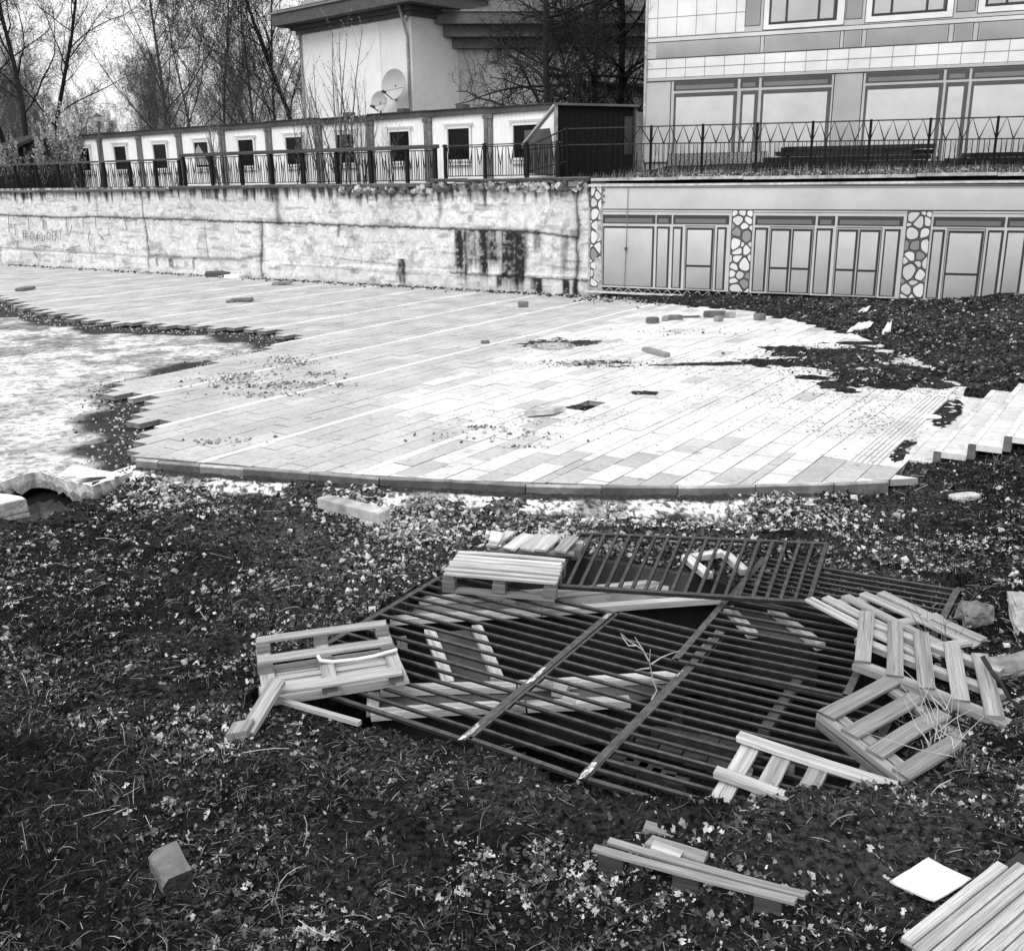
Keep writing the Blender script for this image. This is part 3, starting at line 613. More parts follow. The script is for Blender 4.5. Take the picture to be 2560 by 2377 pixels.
# sprayed letters and scrawls on the left part of the wall (read off the photograph)
def z4(x, y): return (x/2.2111, 400+y/2.2111)
strokes = [([(140, 395), (142, 440)], 1), ([(152, 392), (154, 440)], 1), ([(135, 408), (162, 406)], 1), ([(135, 424), (162, 422)], 1),
           ([(195, 398), (183, 400), (178, 420), (182, 442), (192, 446)], 1), ([(222, 395), (205, 455)], 1), ([(218, 420), (220, 455)], 1), ([(218, 420), (234, 418)], 1), ([(219, 436), (230, 434)], 1),
           ([(255, 415), (244, 425), (246, 446), (256, 444), (260, 424), (255, 415)], 1), ([(276, 398), (270, 420), (276, 440), (288, 436), (290, 405), (276, 398)], 1), ([(300, 395), (302, 445)], 1), ([(300, 395), (314, 398), (316, 418), (302, 422)], 1),
           ([(322, 392), (320, 430), (312, 452)], 1), ([(350, 380), (344, 410), (346, 440)], 1), ([(406, 362), (404, 385), (396, 416)], 1), ([(508, 392), (500, 430), (510, 480)], 1), ([(550, 405), (585, 440)], 1), ([(575, 425), (615, 410)], 1), ([(585, 440), (572, 432)], 1),
           ([(215, 542), (198, 510), (200, 484), (240, 474), (290, 486)], 1.2), ([(372, 500), (400, 488), (452, 474)], 1.2), ([(372, 500), (425, 494)], 1.2),
           ([(58, 315), (62, 395)], 1.2), ([(92, 360), (98, 420)], 1), ([(168, 320), (172, 396)], 1.2), ([(248, 320), (250, 388)], 1.2), ([(375, 318), (380, 360)], 1), ([(470, 318), (472, 368)], 1.2), ([(538, 320), (542, 376)], 1), ([(700, 325), (712, 388)], 1.2), ([(612, 380), (616, 420)], .8), ([(108, 450), (112, 485)], .8), ([(712, 460), (714, 495)], .8), ([(86, 310), (88, 330)], 1), ([(762, 335), (764, 355)], 1)]
mb = MB()
for P, k in strokes:
    p3 = [WP(*wallsz(*z4(*p)), .085) for p in P]
    for a, b in zip(p3[:-1], p3[1:]): mb.bar(a-unit(b-a)*.008, b+unit(b-a)*.008, .022*k, .012, up=V3((*WN, 0)), tone=.14)
mb.build('graffiti', M['paint'], rw)

# ================================================================ UPPER TERRACE
WB = [W0+WD*70, W0+WD*27, W0+WD*14, W0+WD*5, W0+WD*0, B0+BD*4, B0+BD*9, B0+BD*16, B0+BD*40]
def terr():
    P = []
    for a, b in zip(WB[:-1], WB[1:]):
        n = max(2, int(np.hypot(*(b-a))/.45))
        for i in range(n): P.append(a+(b-a)*i/n)
    P = np.array(P); nd = np.array([.35, .937]); ts = np.concatenate([np.arange(.1, 12, .3), np.arange(12, 60, 2), [70, 100, 150, 250, 420]])
    X = P[:, None, 0]+nd[0]*ts[None]; Y = P[:, None, 1]+nd[1]*ts[None]
    rightw = np.clip((X-1.0-(Y-26)*.35)/2.0, 0, 1)
    Z = 2.80+rightw*(0.14+0.42*np.clip((ts[None]-.25)/6, 0, 1))+(fbm(X, Y, .9, 4, 70)-.5)*.16*np.clip(ts[None]*1.2, 0, 1)*(.4+.6*rightw)
    T = 0.7+.9*fbm(X, Y, 1.3, 4, 71)
    n, m = X.shape; idx = np.arange(n*m).reshape(n, m)
    F = np.stack([idx[:-1, :-1], idx[:-1, 1:], idx[1:, 1:], idx[1:, :-1]], -1).reshape(-1, 4)[:, ::-1]
    o = mesh_np('terrace_ground', np.stack([X, Y, Z], -1).reshape(-1, 3), [F], M['mound'], smooth=True, ptone=T.ravel()); tag(o, kind='structure')
terr()
def terr_z(x, y):
    t = ((x-B0[0])*-BD[1]+(y-B0[1])*BD[0]); rw_ = min(1, max(0, (x-1.0-(y-26)*.35)/2.0))
    return 2.80+rw_*(.14+.42*min(1, max(0, (t-.25)/6)))+(float(fbm(x, y, .9, 4, 70))-.5)*.1*rw_

# ================================================================ LOWER WALL WITH PRINTED CANVAS
BN = np.array([BD[1], -BD[0]]); Bp0 = V3((*B0, 0)); Bn3 = V3((*BN, 0))
class Plane2:
    """s along, z up, off towards the viewer on an upright plane"""
    def __init__(s, p0, d): s.p0 = np.array(p0, float); s.d = np.array(d, float); s.n = np.array([s.d[1], -s.d[0]])
    def sz(s, px, py): p = onpl(px, py, V3((*s.p0, 0)), V3((*s.n, 0))); return np.dot(p[:2]-s.p0, s.d), p[2]
    def P(s, a, z, off=0.0): q = s.p0+s.d*a+s.n*off; return V3((q[0], q[1], z))
    def row(s, fn, xl, yl, xr, yr):
        a, za = s.sz(*fn(xl, yl)); b, zb_ = s.sz(*fn(xr, yr)); k = (zb_-za)/(b-a); return lambda t: za+k*(t-a)
    def quad(s, mb, s0, s1, zt, zb_, off, tone):
        f = lambda z, t: z(t) if callable(z) else z
        if isinstance(tone, tuple):            # a printed shade that runs down the picture in strips
            n = 24
            for i in range(n):
                a, b = i/n, (i+1)/n; L = lambda t, u: f(zt, t)+(f(zb_, t)-f(zt, t))*u
                mb.poly([s.P(s0, L(s0, b), off), s.P(s1, L(s1, b), off), s.P(s1, L(s1, a), off), s.P(s0, L(s0, a), off)], tone[0]+(tone[1]-tone[0])*(i/(n-1)))
        else: mb.poly([s.P(s0, f(zb_, s0), off), s.P(s1, f(zb_, s1), off), s.P(s1, f(zt, s1), off), s.P(s0, f(zt, s0), off)], tone)
    def frame(s, mb, s0, s1, zt, zb_, off, fw, tf, tin, ledge=True):
        """dark printed frame with a lighter pane inside; thicker at the top and right like a drawn shadow"""
        f = lambda z: z if callable(z) else (lambda t: z)
        zt, zb_ = f(zt), f(zb_); s.quad(mb, s0, s1, zt, zb_, off, tf)
        s.quad(mb, s0+fw, s1-fw*1.5, lambda t: zt(t)-fw*1.6, lambda t: zb_(t)+fw*.5, off+.003, tin)
cw = thing('covered_wall', 'low wall behind a canvas printed with doors, windows and pebble pillars', 'wall', (*B0, 0))
QB = Plane2(B0, BD)
sL = QB.sz(*z6(32, 300))[0]; sR = 20.0
ztop = QB.row(z6, 35, 106, 1985, 112); zbot = QB.row(z6, 60, 572, 1900, 646)
mb = MB(); mb.prism([QB.P(-.1, -.4, -.25), QB.P(22, -.4, -.25), QB.P(22, 2.85, -.25), QB.P(-.1, 2.85, -.25)], V3((*-BN, 0))*.4, .3); mb.build('brick_core', M['stone'], cw)
mb = MB(); s_ = 0
while s_ < 21:                                      # coping slabs with a dark gap below
    e = s_+rp.uniform(1.5, 2.4); zc = 3.0+.012*math.sin(s_)
    mb.prism([QB.P(s_+.01, zc-.07, .10), QB.P(e, zc-.07, .10), QB.P(e, zc, .09), QB.P(s_+.01, zc, .09)], V3((*-BN, 0))*.5, [.55, .4, .35, .3, .8, .3]); s_ = e+.005
mb.build('coping', M['kerb'], cw)
mb = MB(); mb.bar(QB.P(-.05, 2.82, .08), QB.P(21, 2.80, .08), .05, .05, tone=.75); mb.build('top_batten', M['steel'], cw)
mb = MB(); QB.quad(mb, sL, sR, ztop, zbot, 0.045, .56); mb.build('canvas', M['print'], cw)
mb = MB(); mb.prism([QB.P(sL, ztop(sL), .04), QB.P(sR, ztop(sR), .04), QB.P(sR, zbot(sR), .04), QB.P(sL, zbot(sL), .04)], V3((*-BN, 0))*.02, .4); mb.build('canvas_backing', M['print'], cw)
mb = MB()                                          # long drawn lines
ln = lambda yl, yr, w_, t: QB.quad(mb, sL+.34, sR, QB.row(z6, 90, yl, 1985, yr), (lambda r: (lambda q: r(q)-w_))(QB.row(z6, 90, yl, 1985, yr)), .0485, t)
ln(112, 114, .02, .03); ln(124, 122, .012, .05); ln(221, 228, .025, .03); ln(233, 242, .012, .08)
mb.build('printed_line', M['print'], cw)
def band_shade(s0, s1, yt, yb, t):
    QB.quad(mb, s0, s1, QB.row(z6, 90, yt, 1985, yt+6), QB.row(z6, 90, yb, 1985, yb+8), .047, t)
mb = MB(); band_shade(sL+.3, sR, 128, 219, (.62, .54)); mb.build('printed_fascia', M['print'], cw)
tt = QB.row(z6, 90, 247, 1900, 259); tb = QB.row(z6, 90, 287, 1900, 305); wt = QB.row(z6, 90, 298, 1900, 318); wb = QB.row(z6, 90, 566, 1900, 638)
X6 = lambda x: QB.sz(*z6(x, 300))[0]
for a, b in [(88, 325), (330, 398), (405, 657), (775, 1047), (1057, 1135), (1146, 1443), (1578, 1902), (1912, 2300)]:
    mb = MB(); QB.frame(mb, X6(a), X6(b), tt, tb, .050, .055, .055, .17); mb.build('printed_transom', M['print'], cw)
for a, b in [(88, 323), (330, 393), (403, 451), (603, 651), (773, 838), (1052, 1131), (1360, 1438), (1576, 1639), (1828, 1906), (1914, 2010), (2030, 2300)]:
    mb = MB(); QB.frame(mb, X6(a)+.01, X6(b)-.01, wt, wb, .050, .035, .05, (.58, .33)); mb.build('printed_window', M['print'], cw)
for a, b, yl, hc in [(465, 592, 478, 1), (847, 943, 488, 0), (945, 1040, 491, 1), (1148, 1246, 496, 0), (1248, 1348, 500, 1), (1650, 1816, 515, 1)]:
    mb = MB(); s0, s1 = X6(a), X6(b); QB.frame(mb, s0-.02, s1+.02, lambda t: wt(t)+.03, lambda t: wb(t)-.04, .0495, .012, .05, .42)
    QB.frame(mb, s0+.01, s1-.01, lambda t: wt(t)-.02, wb, .0545, .035, .045, (.62, .34)); zm = QB.sz(*z6(a, yl))[1]
    QB.quad(mb, s0+.03, s1-.05, zm+.025, zm-.025, .0605, .03); mb.build('printed_door', M['print'], cw)
# pebble pillars: irregular cells cut from random sites
def pebbles(mb, s0, s1, z0, z1_, off, seed, cell):
    rs = random.Random(seed); pts = []
    r = 0; z = z0
    while z < z1_:
        n = max(1, round((s1-s0)/cell)); hgt = cell*rs.uniform(.75, 1.1)
        for i in range(n+1): pts.append((s0+(i+(.5 if r % 2 else 0)+rs.uniform(-.3, .3))*(s1-s0)/n, z+rs.uniform(-.25, .25)*cell))
        z += hgt*.8; r += 1
    mb.poly([QB.P(s0, z0, off), QB.P(s1, z0, off), QB.P(s1, z1_, off), QB.P(s0, z1_, off)], .13)
    wts = [rs.choice([0, 0, .25, .45])*cell*cell for _ in pts]
    for i, p in enumerate(pts):
        poly = [np.array(q) for q in ((s0, z0), (s1, z0), (s1, z1_), (s0, z1_))]
        for j, q in enumerate(pts):
            if i != j and abs(q[0]-p[0]) < cell*3 and abs(q[1]-p[1]) < cell*3:
                dd = np.array([q[0]-p[0], q[1]-p[1]]); m_ = np.array(p)+dd*(.5+(wts[i]-wts[j])/(2*np.dot(dd, dd)+1e-6)); poly = clip(poly, m_, m_+np.array([-dd[1], dd[0]]))
                if len(poly) < 3: break
        if len(poly) < 3: continue
        c = sum(poly)/len(poly); 
        def rounded(k):
            out = []; n = len(poly)
            for a in range(n):
                q, nx_ = poly[a], poly[(a+1) % n]
                if np.hypot(*(nx_-q)) < .01: continue
                out += [c+(q*.78+nx_*.22-c)*k, c+(q*.22+nx_*.78-c)*k]
            return out
        for k, t, o_ in ((.93, .025, .003), (.80, rs.choice([.72, .72, .66, .75, .6, .28]), .006)):
            pl = rounded(k)
            if len(pl) > 2: mb.poly([QB.P(q[0], q[1], off+o_) for q in pl], t)
for a, b, yt, yb, sd in [(32, 83, 110, 572, 1), (668, 765, 226, 597, 2), (1457, 1570, 232, 625, 3)]:
    mb = MB(); s0, s1 = QB.sz(*z6(a, 300))[0], QB.sz(*z6(b, 300))[0]; pebbles(mb, s0, s1, QB.sz(*z6(a-(12 if a > 600 else 4), yb))[1], QB.sz(*z6(a, yt))[1], .051, sd, .27 if a > 100 else .24)
    mb.build('printed_pillar', M['print'], cw)
# hanging cord, bottom lattice and rails
mb = MB(); mb.tube([QB.P(*QB.sz(*z6(204, 110)), .07), QB.P(*QB.sz(*z6(195, 400)), .08), QB.P(*QB.sz(*z6(186, 575)), .08)], .010, 5, .3); mb.box(QB.P(*QB.sz(*z6(194, 400)), .09), (.03, 0, 0), (0, .03, 0), (0, 0, .03), .08); mb.build('cord', M['steel'], cw)
mb = MB(); r0 = QB.row(z6, 40, 592, 1700, 668); s_ = 0.03
mb.bar(QB.P(-.1, r0(-.1), .16), QB.P(9.6, r0(9.6), .16), .06, .05, tone=.75); mb.build('bottom_rail', M['steel'], cw)
mb = MB(); z_ = QB.row(z6, 60, 574, 1900, 648); i = 0
while s_ < 4.3:
    mb.tube([QB.P(s_, z_(s_), .07), QB.P(s_+.13, r0(s_)+.01, .13)], .007, 4, .6); mb.tube([QB.P(s_+.13, r0(s_)+.01, .13), QB.P(s_+.26, z_(s_), .07)], .007, 4, .6); s_ += .26
mb.build('lattice', M['steel'], cw)

# ================================================================ UPPER BUILDING WRAPPED IN PRINTED CANVAS
UDIR = np.array([math.cos(math.radians(-23)), math.sin(math.radians(-23))]); u0p = at(*z3(118, 825), 33.0)[:2]
QU = Plane2(u0p, UDIR)
ub = thing('wrapped_building', 'tall building wrapped in canvas printed with windows and white tiles', 'building', (*u0p, 3.2))
sU1 = 17.5; ZT = 13.5; s_l = 0.0
mb = MB(); mb.prism([QU.P(0.05, 2.4, -.06), QU.P(sU1, 2.4, -.06), QU.P(sU1, ZT, -.06), QU.P(0.05, ZT, -.06)], V3((*-QU.n, 0))*9, .4); mb.build('building_body', M['plaster'], ub)
mb = MB(); QU.quad(mb, 0, sU1, ZT, QU.sz(*z3(118, 800))[1], 0, .56); mb.build('canvas', M['print'], ub)
mb = MB(); mb.bar(QU.P(-.02, 2.9, .02), QU.P(-.02, ZT, .02), .07, .07, up=V3((*QU.n, 0)), tone=.62); mb.build('corner_lath', M['steel'], ub)
r_sc = QU.row(z3, 130, 203, 1990, 84); r_tt = QU.row(z3, 130, 295, 1990, 188); r_tb = QU.row(z3, 130, 393, 1990, 307)
X3 = lambda x, y=300: QU.sz(*z3(x, y))[0]
lo = lambda r, d: (lambda t: r(t)-d)
mb = MB(); QU.quad(mb, .02, sU1, r_tt, r_tb, .003, .88)
n_ = 46; 
for i in range(n_):
    s_ = X3(137)+i*.60
    if s_ < sU1: QU.quad(mb, s_-.010, s_+.010, r_tt, r_tb, .006, .32)
for f in (.5,): QU.quad(mb, .02, sU1, (lambda t: r_tt(t)*.5+r_tb(t)*.5+.012), (lambda t: r_tt(t)*.5+r_tb(t)*.5-.012), .006, .3)
mb.build('printed_tile_band', M['print'], ub)
mb = MB()
for r, w_, t, o_ in ((lo(r_tt, -.012), .03, .06, .008), (lo(r_tb, -.03), .012, .1, .008), (lo(r_tb, .06), .035, .05, .008), (lo(r_sc, -.07), .016, .05, .008), (lo(r_sc, -.05), .10, .72, .007), (lo(r_sc, .05), .02, .06, .008)): QU.quad(mb, .02, sU1, r, lo(r, w_), o_, t)
mb.build('printed_string_course', M['print'], ub)
mb = MB(); xt = X3(615, 100); QU.quad(mb, .02, xt, ZT-.2, lo(r_sc, -.09), .003, .88)
s_ = X3(185, 150)
while s_ < xt: QU.quad(mb, s_-.010, s_+.010, ZT-.2, lo(r_sc, -.09), .006, .3); s_ += .60
z_ = r_sc(0)+.62
while z_ < ZT-.3: QU.quad(mb, .02, xt, z_+.012, z_-.010, .006, .33); z_ += .62
mb.build('printed_tile_field', M['print'], ub)
mb = MB()                                                 # drawn uprights between storeys and beside windows
for x in (690, 710, 1080, 1100, 1187, 1210, 1610, 1637, 1730, 1757):
    mb = MB(); s_ = X3(x, 230); QU.quad(mb, s_-.012, s_+.012, lo(r_sc, .08), r_tt, .004, .07); mb.build('printed_upright', M['print'], ub)
for x in (250, 1050, 1190):
    mb = MB(); s_ = X3(x, 480); QU.quad(mb, s_-.016, s_+.016, lo(r_tb, .10), 3.2, .004, .07); mb.build('printed_upright', M['print'], ub)
mb = MB()
for a, b, t in [(712, 1078, .42), (1102, 1185, .38), (1212, 1608, .40), (1640, 1728, .38), (1760, 2200, .41)]: QU.quad(mb, X3(a, 230)+.02, X3(b, 230)-.02, lo(r_sc, .09), lo(r_tt, -.02), .003, (t, t*.88))
QU.quad(mb, .3, X3(688, 230)-.02, lo(r_sc, .09), lo(r_tt, -.02), .003, (.47, .36))
for a, b in [(617, 695), (1112, 1195), (1655, 1750)]:
    QU.quad(mb, X3(a, 60), X3(b, 60), ZT-.2, lo(r_sc, -.22), .003, .06); QU.quad(mb, X3(a, 60)+.02, X3(b, 60)-.02, ZT-.2, lo(r_sc, -.24), .006, .36)
QU.quad(mb, X3(1052, 480)+.02, X3(1188, 480)-.02, lo(r_tb, .10), 3.2, .003, (.50, .33)); mb.build('printed_panel', M['print'], ub)
ztp = QU.row(z3, 265, 404, 1590, 345); ztbm = QU.row(z3, 265, 450, 1590, 396); zw = QU.row(z3, 265, 462, 1590, 408); zwb = 3.30
for a, b, c, d in [(265, 580, 265, 576), (593, 685, 593, 680), (697, 1042, 694, 1038), (1208, 1590, 1203, 1585), (1603, 1716, 1597, 1708), (1728, 2150, 1722, 2150)]:
    mb = MB(); QU.frame(mb, X3(a, 420), X3(b, 420), ztp, ztbm, .005, .075, .09, .22); mb.build('printed_transom', M['print'], ub)
    mb = MB(); QU.frame(mb, X3(c, 500), X3(d, 500), zw, zwb, .005, .075, .11, (.72, .50)); mb.build('printed_window', M['print'], ub)
for a, b, ia, ib, ym, iy, mu in [(710, 1105, 735, 1070, 135, 112, (822, 980)), (1212, 1640, 1240, 1610, 98, 70, (1337, 1510)), (1762, 2200, 1795, 2170, 50, 22, (1900,))]:
    mb = MB(); zl = QU.sz(*z3((a+b)/2, ym))[1]; zi = QU.sz(*z3((ia+ib)/2, iy))[1]
    QU.quad(mb, X3(a, 60)-.02, X3(b, 60)+.02, zl+2.9, zl-.02, .005, .05); QU.quad(mb, X3(a, 60), X3(b, 60), zl+2.88, zl, .008, .88)
    QU.quad(mb, X3(ia, 60), X3(ib, 60), zl+2.7, zi, .011, .055); QU.quad(mb, X3(ia, 60)+.05, X3(ib, 60)-.07, zl+2.6, zi+.05, .014, .12); QU.quad(mb, X3(ia, 60)+.07, X3(ib, 60)-.11, zl+2.55, zi+.07, .017, (.72, .55))
    for m_ in mu: s_ = X3(m_, 60); QU.quad(mb, s_-.035, s_+.035, zl+2.55, zi+.06, .020, .06)
    mb.build('printed_window', M['print'], ub)

# ---- sheet with a repeating printed pattern leaning at the foot of the upper building
mb = MB(); P = [z3(238, 812), z3(735, 800), z3(735, 738), z3(250, 752)]; q = [QU.P(*QU.sz(*p), .35) for p in P]; q = [V3((a[0], a[1], a[2]-.05)) for a in q]
mb.prism(q, V3((*-QU.n, 0))*.03, .2)
e1, e2 = (q[1]-q[0]), (q[3]-q[0])
for i in range(26):
    for j in range(4):
        o_ = q[0]+e1*((i+.5*(j % 2)+.1)/27)+e2*((j+.15)/4.2)+V3((*QU.n, 0))*.003
        mb.bar(o_, o_+e1*.022+e2*(.12 if (i+j) % 2 else -.02)+e2*.03, .02, .004, up=V3((*QU.n, 0)), tone=.42)
        if (i+j) % 3: mb.bar(o_+e2*.1, o_+e1*.016+e2*.12, .015, .004, up=V3((*QU.n, 0)), tone=.38)
tag(mb.build('patterned_sheet', M['print']), 'grey patterned sheet leaning on the foot of the wrapped building', 'sheet')

# ---- stacks of dark beams behind the upper fence
def stack(name, label, px, y, rows, L, seed):
    rs = random.Random(seed); c = at(*px, y); z0 = terr_z(c[0], c[1])+.05; d = V3((*UDIR, 0)); nrm = V3((*QU.n, 0))
    t = thing(name, label, 'beam stack', (c[0], c[1], z0-.05)); zc = z0
    for r, n in enumerate(rows):
        hgt = .118
        for k in range(n):
            a = V3((c[0], c[1], zc+hgt/2))+nrm*((k-(n-1)/2)*.16)+d*(rs.uniform(-.3, .3)+r*.16); l = L*(1-.07*r)*rs.uniform(.93, 1.03)
            mb = MB(); mb.bar(a-d*l/2+UP*rs.uniform(-.01, .02), a+d*l/2, .135, .115, tone=rs.uniform(.02, .05)); mb.build('beam', M['wood'], t)
        zc += hgt
        if r < len(rows)-1:
            for f in (-.3, .3): a = V3((c[0], c[1], zc+.02))+d*f*L; mb = MB(); mb.bar(a-nrm*.5, a+nrm*.5, .05, .012, tone=.03); mb.build('spacer', M['wood'], t)
            zc += .012
stack('beam_stack', 'large stack of dark beams behind the fence before the wrapped building', z3(1060, 800), 27.6, [6, 6, 5, 4], 4.3, 3)
stack('beam_stack', 'low stack of dark beams at the far right edge behind the fence', z3(2060, 790), 25.5, [5, 4], 3.9, 4)

# ================================================================ RAILINGS
def railing_bay(plane, s0, s1, zb0, zb1, hgt, units, off):
    mb = MB(); r = .013
    def Q(s, f): zb_ = zb0+(zb1-zb0)*(s-s0)/(s1-s0); return plane(s, zb_+.07+f*(hgt-.12), off)
    def ln(a, b): mb.tube([Q(*a), Q(*b)], r, 4, .018, cap=False)
    W = (s1-s0)/units
    for i in range(units):
        a = s0+i*W; m = a+W/2
        ln((a+W*.04, 0), (a+W*.04, 1)); ln((a+W*.22, 1), (m, .36)); ln((a+W*.78, 1), (m, .36)); ln((m, 0), (m, .36)); ln((a+W*.30, 0), (a+W*.30, .80)); ln((a+W*.70, 0), (a+W*.70, .80))
    mb.bar(Q(s0, 0), Q(s1, 0), .03, .025, tone=.02); mb.bar(Q(s0, 1), Q(s1, 1), .03, .025, tone=.02); return mb
def rail_section(label, S_, zbase, hgt, hand, off=-.16, post_w=.09, units=4):
    t = thing('railing', label, 'railing', WP(S_[0], zbase, off), 'railings on the retaining wall')
    for s in S_:
        mb = MB(); mb.bar(WP(s, zbase-.05, off), WP(s, zbase+hgt+(.04 if hand == 'metal' else 0), off), post_w, post_w, up=V3((*WN, 0)), tone=.022); mb.build('post', M['iron'], t)
    for a, b in zip(S_[:-1], S_[1:]): railing_bay(WP, a, b, zbase, zbase, hgt, units, off).build('panel', M['iron'], t)
    lo_, hi_ = min(S_)-.1, max(S_)+.1; mb = MB()
    if hand == 'wood':
        s = lo_
        while s < hi_: e = min(s+4.1, hi_); mb.bar(WP(s, zbase+hgt+.05, off), WP(e-.01, zbase+hgt+.05+rp.uniform(-.01, .01), off),   .17, .105, tone=.10*rp.uniform(.9, 1.2)); s = e
        mb.build('handrail', M['wood'], t, bevel=.008)
    elif hand == 'thin': mb.bar(WP(lo_, zbase+hgt+.03, off), WP(hi_, zbase+hgt+.03, off), .12, .06, tone=.14); mb.build('handrail', M['wood'], t)
    else: mb.bar(WP(lo_, zbase+hgt, off), WP(hi_, zbase+hgt, off), .05, .03, tone=.07); mb.build('handrail', M['iron'], t)
    return t
SX = lambda fn, x, y: wallsz(*fn(x, y))[0]
Sl = [SX(z1, x, 1160) for x in (635, 795, 955, 1105)]; dS = (Sl[0]-Sl[-1])/3
rail_section('dark railing with thin rail at the left, tangled in shrubs', [Sl[0]+dS*k for k in range(7, 0, -1)]+Sl, 2.84, .92, 'thin')
Sm = [SX(z1, x, 1150) for x in (1132, 1302, 1487, 1672, 1872)]+[SX(z2, x, 960) for x in (103, 285, 463, 652, 800)]
rail_section('middle railing with thick wooden handrail on the stained wall', Sm, 2.93, .93, 'wood')
Sr = [SX(z2, x, 935) for x in (852, 1058, 1278, 1440)]
rail_section('short black metal railing with flat top right of the wooden handrail', Sr, 3.03, .88, 'metal', post_w=.08)

# upper fence: zigzag between two top rails, uprights below
FDIR = np.array([math.cos(math.radians(-23.5)), math.sin(math.radians(-23.5))]); f0 = at(*z2(1505, 800), 28.4)[:2]; QF = Plane2(f0, FDIR)
fx = [z2(1505, 800)]+[z3(x, 800) for x in (150, 402, 668, 938, 1220, 1510, 1838)]
fs = [QF.sz(*p)[0] for p in fx]; fs.append(fs[-1]+(fs[-1]-fs[-2])); fs.append(fs[-1]+(fs[-2]-fs[-3]))
rt_ = QF.row(z3, 130, 625, 1990, 575); rm_ = QF.row(z3, 130, 709, 1990, 683)
ft = thing('zigzag_fence', 'long black metal fence with zigzag top before the wrapped building', 'fence', QF.P(0, 2.9))
zg = lambda s: terr_z(*(QF.P(s, 0)[:2]))
for s in fs: mb = MB(); mb.bar(QF.P(s, zg(s)-.1), QF.P(s, rt_(s)+.03), .06, .06, up=V3((*QF.n, 0)), tone=.016); mb.build('post', M['iron'], ft)
for a, b in zip(fs[:-1], fs[1:]):
    mb = MB(); n = 4; W = (b-a)/n; zb_ = lambda s: zg(s)+.12
    for i in range(n):
        l = a+i*W; mb.tube([QF.P(l, rm_(l)), QF.P(l+W/2, rt_(l)), QF.P(l+W, rm_(l+W))], .017, 4, .016)
        for f in (.05, .35, .65, .95): mb.tube([QF.P(l+W*f, zb_(l)), QF.P(l+W*f, rm_(l))], .012, 4, .016, cap=False)
        mb.tube([QF.P(l+W*.2, zb_(l)), QF.P(l+W/2, rm_(l)-.05), QF.P(l+W*.8, zb_(l))], .012, 4, .016)
    mb.bar(QF.P(a, zb_(a)), QF.P(b, zb_(b)), .03, .03, tone=.05); mb.build('panel', M['iron'], ft)
mb = MB(); mb.bar(QF.P(fs[0], rt_(fs[0])), QF.P(fs[-1], rt_(fs[-1])), .05, .03, tone=.06); mb.build('top_rail', M['iron'], ft)
mb = MB(); mb.bar(QF.P(fs[0], rm_(fs[0])), QF.P(fs[-1], rm_(fs[-1])), .04, .03, tone=.06); mb.build('middle_rail', M['iron'], ft)
# sloping piece that joins it to the lower railing
a0, a1 = at(*z2(1280, 775), 27.9), at(*z2(1505, 672), 28.4); b0, b1 = at(*z2(1285, 905), 27.9), at(*z2(1505, 845), 28.4); m0, m1 = a0*.92+b0*.08, at(*z2(1505, 762), 28.4)
t = thing('railing', 'short sloping black railing that climbs to the zigzag fence', 'railing', b0)
mb = MB(); mb.tube([a0, a1], .022, 5, .05); mb.tube([m0, m1], .018, 5, .05); mb.build('rail', M['iron'], t)
mb = MB(); mb.tube([b0, b1], .016, 5, .05)
for f in np.linspace(0, 1, 9): mb.tube([b0+(b1-b0)*f, a0+(a1-a0)*f], .010, 4, .05)
mb.build('panel', M['iron'], t)
mb = MB(); mb.bar(b0-UP*.15, a0+UP*.05, .06, .06, up=V3((1, 0, 0)), tone=.05); mb.build('post', M['iron'], t)

# ================================================================ CABINS
CDIR = np.array([-math.cos(math.radians(37)), math.sin(math.radians(37))]); c0 = at(1387, 440, 29.0)[:2]; QCd = Plane2(c0, -CDIR)      # s negative towards the left
edges_px = [1387, 1223, 1072, 927, 798, 672, 555, 447, 346, 247, 163]
ce = [QCd.sz(px, 330)[0] for px in edges_px]
CH = QCd.sz(1387, 257)[1]; CB = 2.78
cab_labels = ['white site cabin nearest the dark shed, partly behind a leaning plank', 'second white site cabin from the dark shed, under the tall bare tree', 'white cabin right below the two satellite dishes', 'white cabin behind the sapling, left of the satellite dishes', 'white cabin whose window is crossed by thin sapling stems',
              'white site cabin under the left corner of the pale building', 'white cabin with a pale curtain folded in its window', 'white cabin behind the step in the railing', 'white cabin just right of the street lamp', 'last white cabin at the far left behind leafy shoots']
win = [(1208, 1330, 605, 780), (880, 1000, 620, 790), (575, 685, 635, 795), (300, 392, 662, 800), (28, 122, 680, 808)]
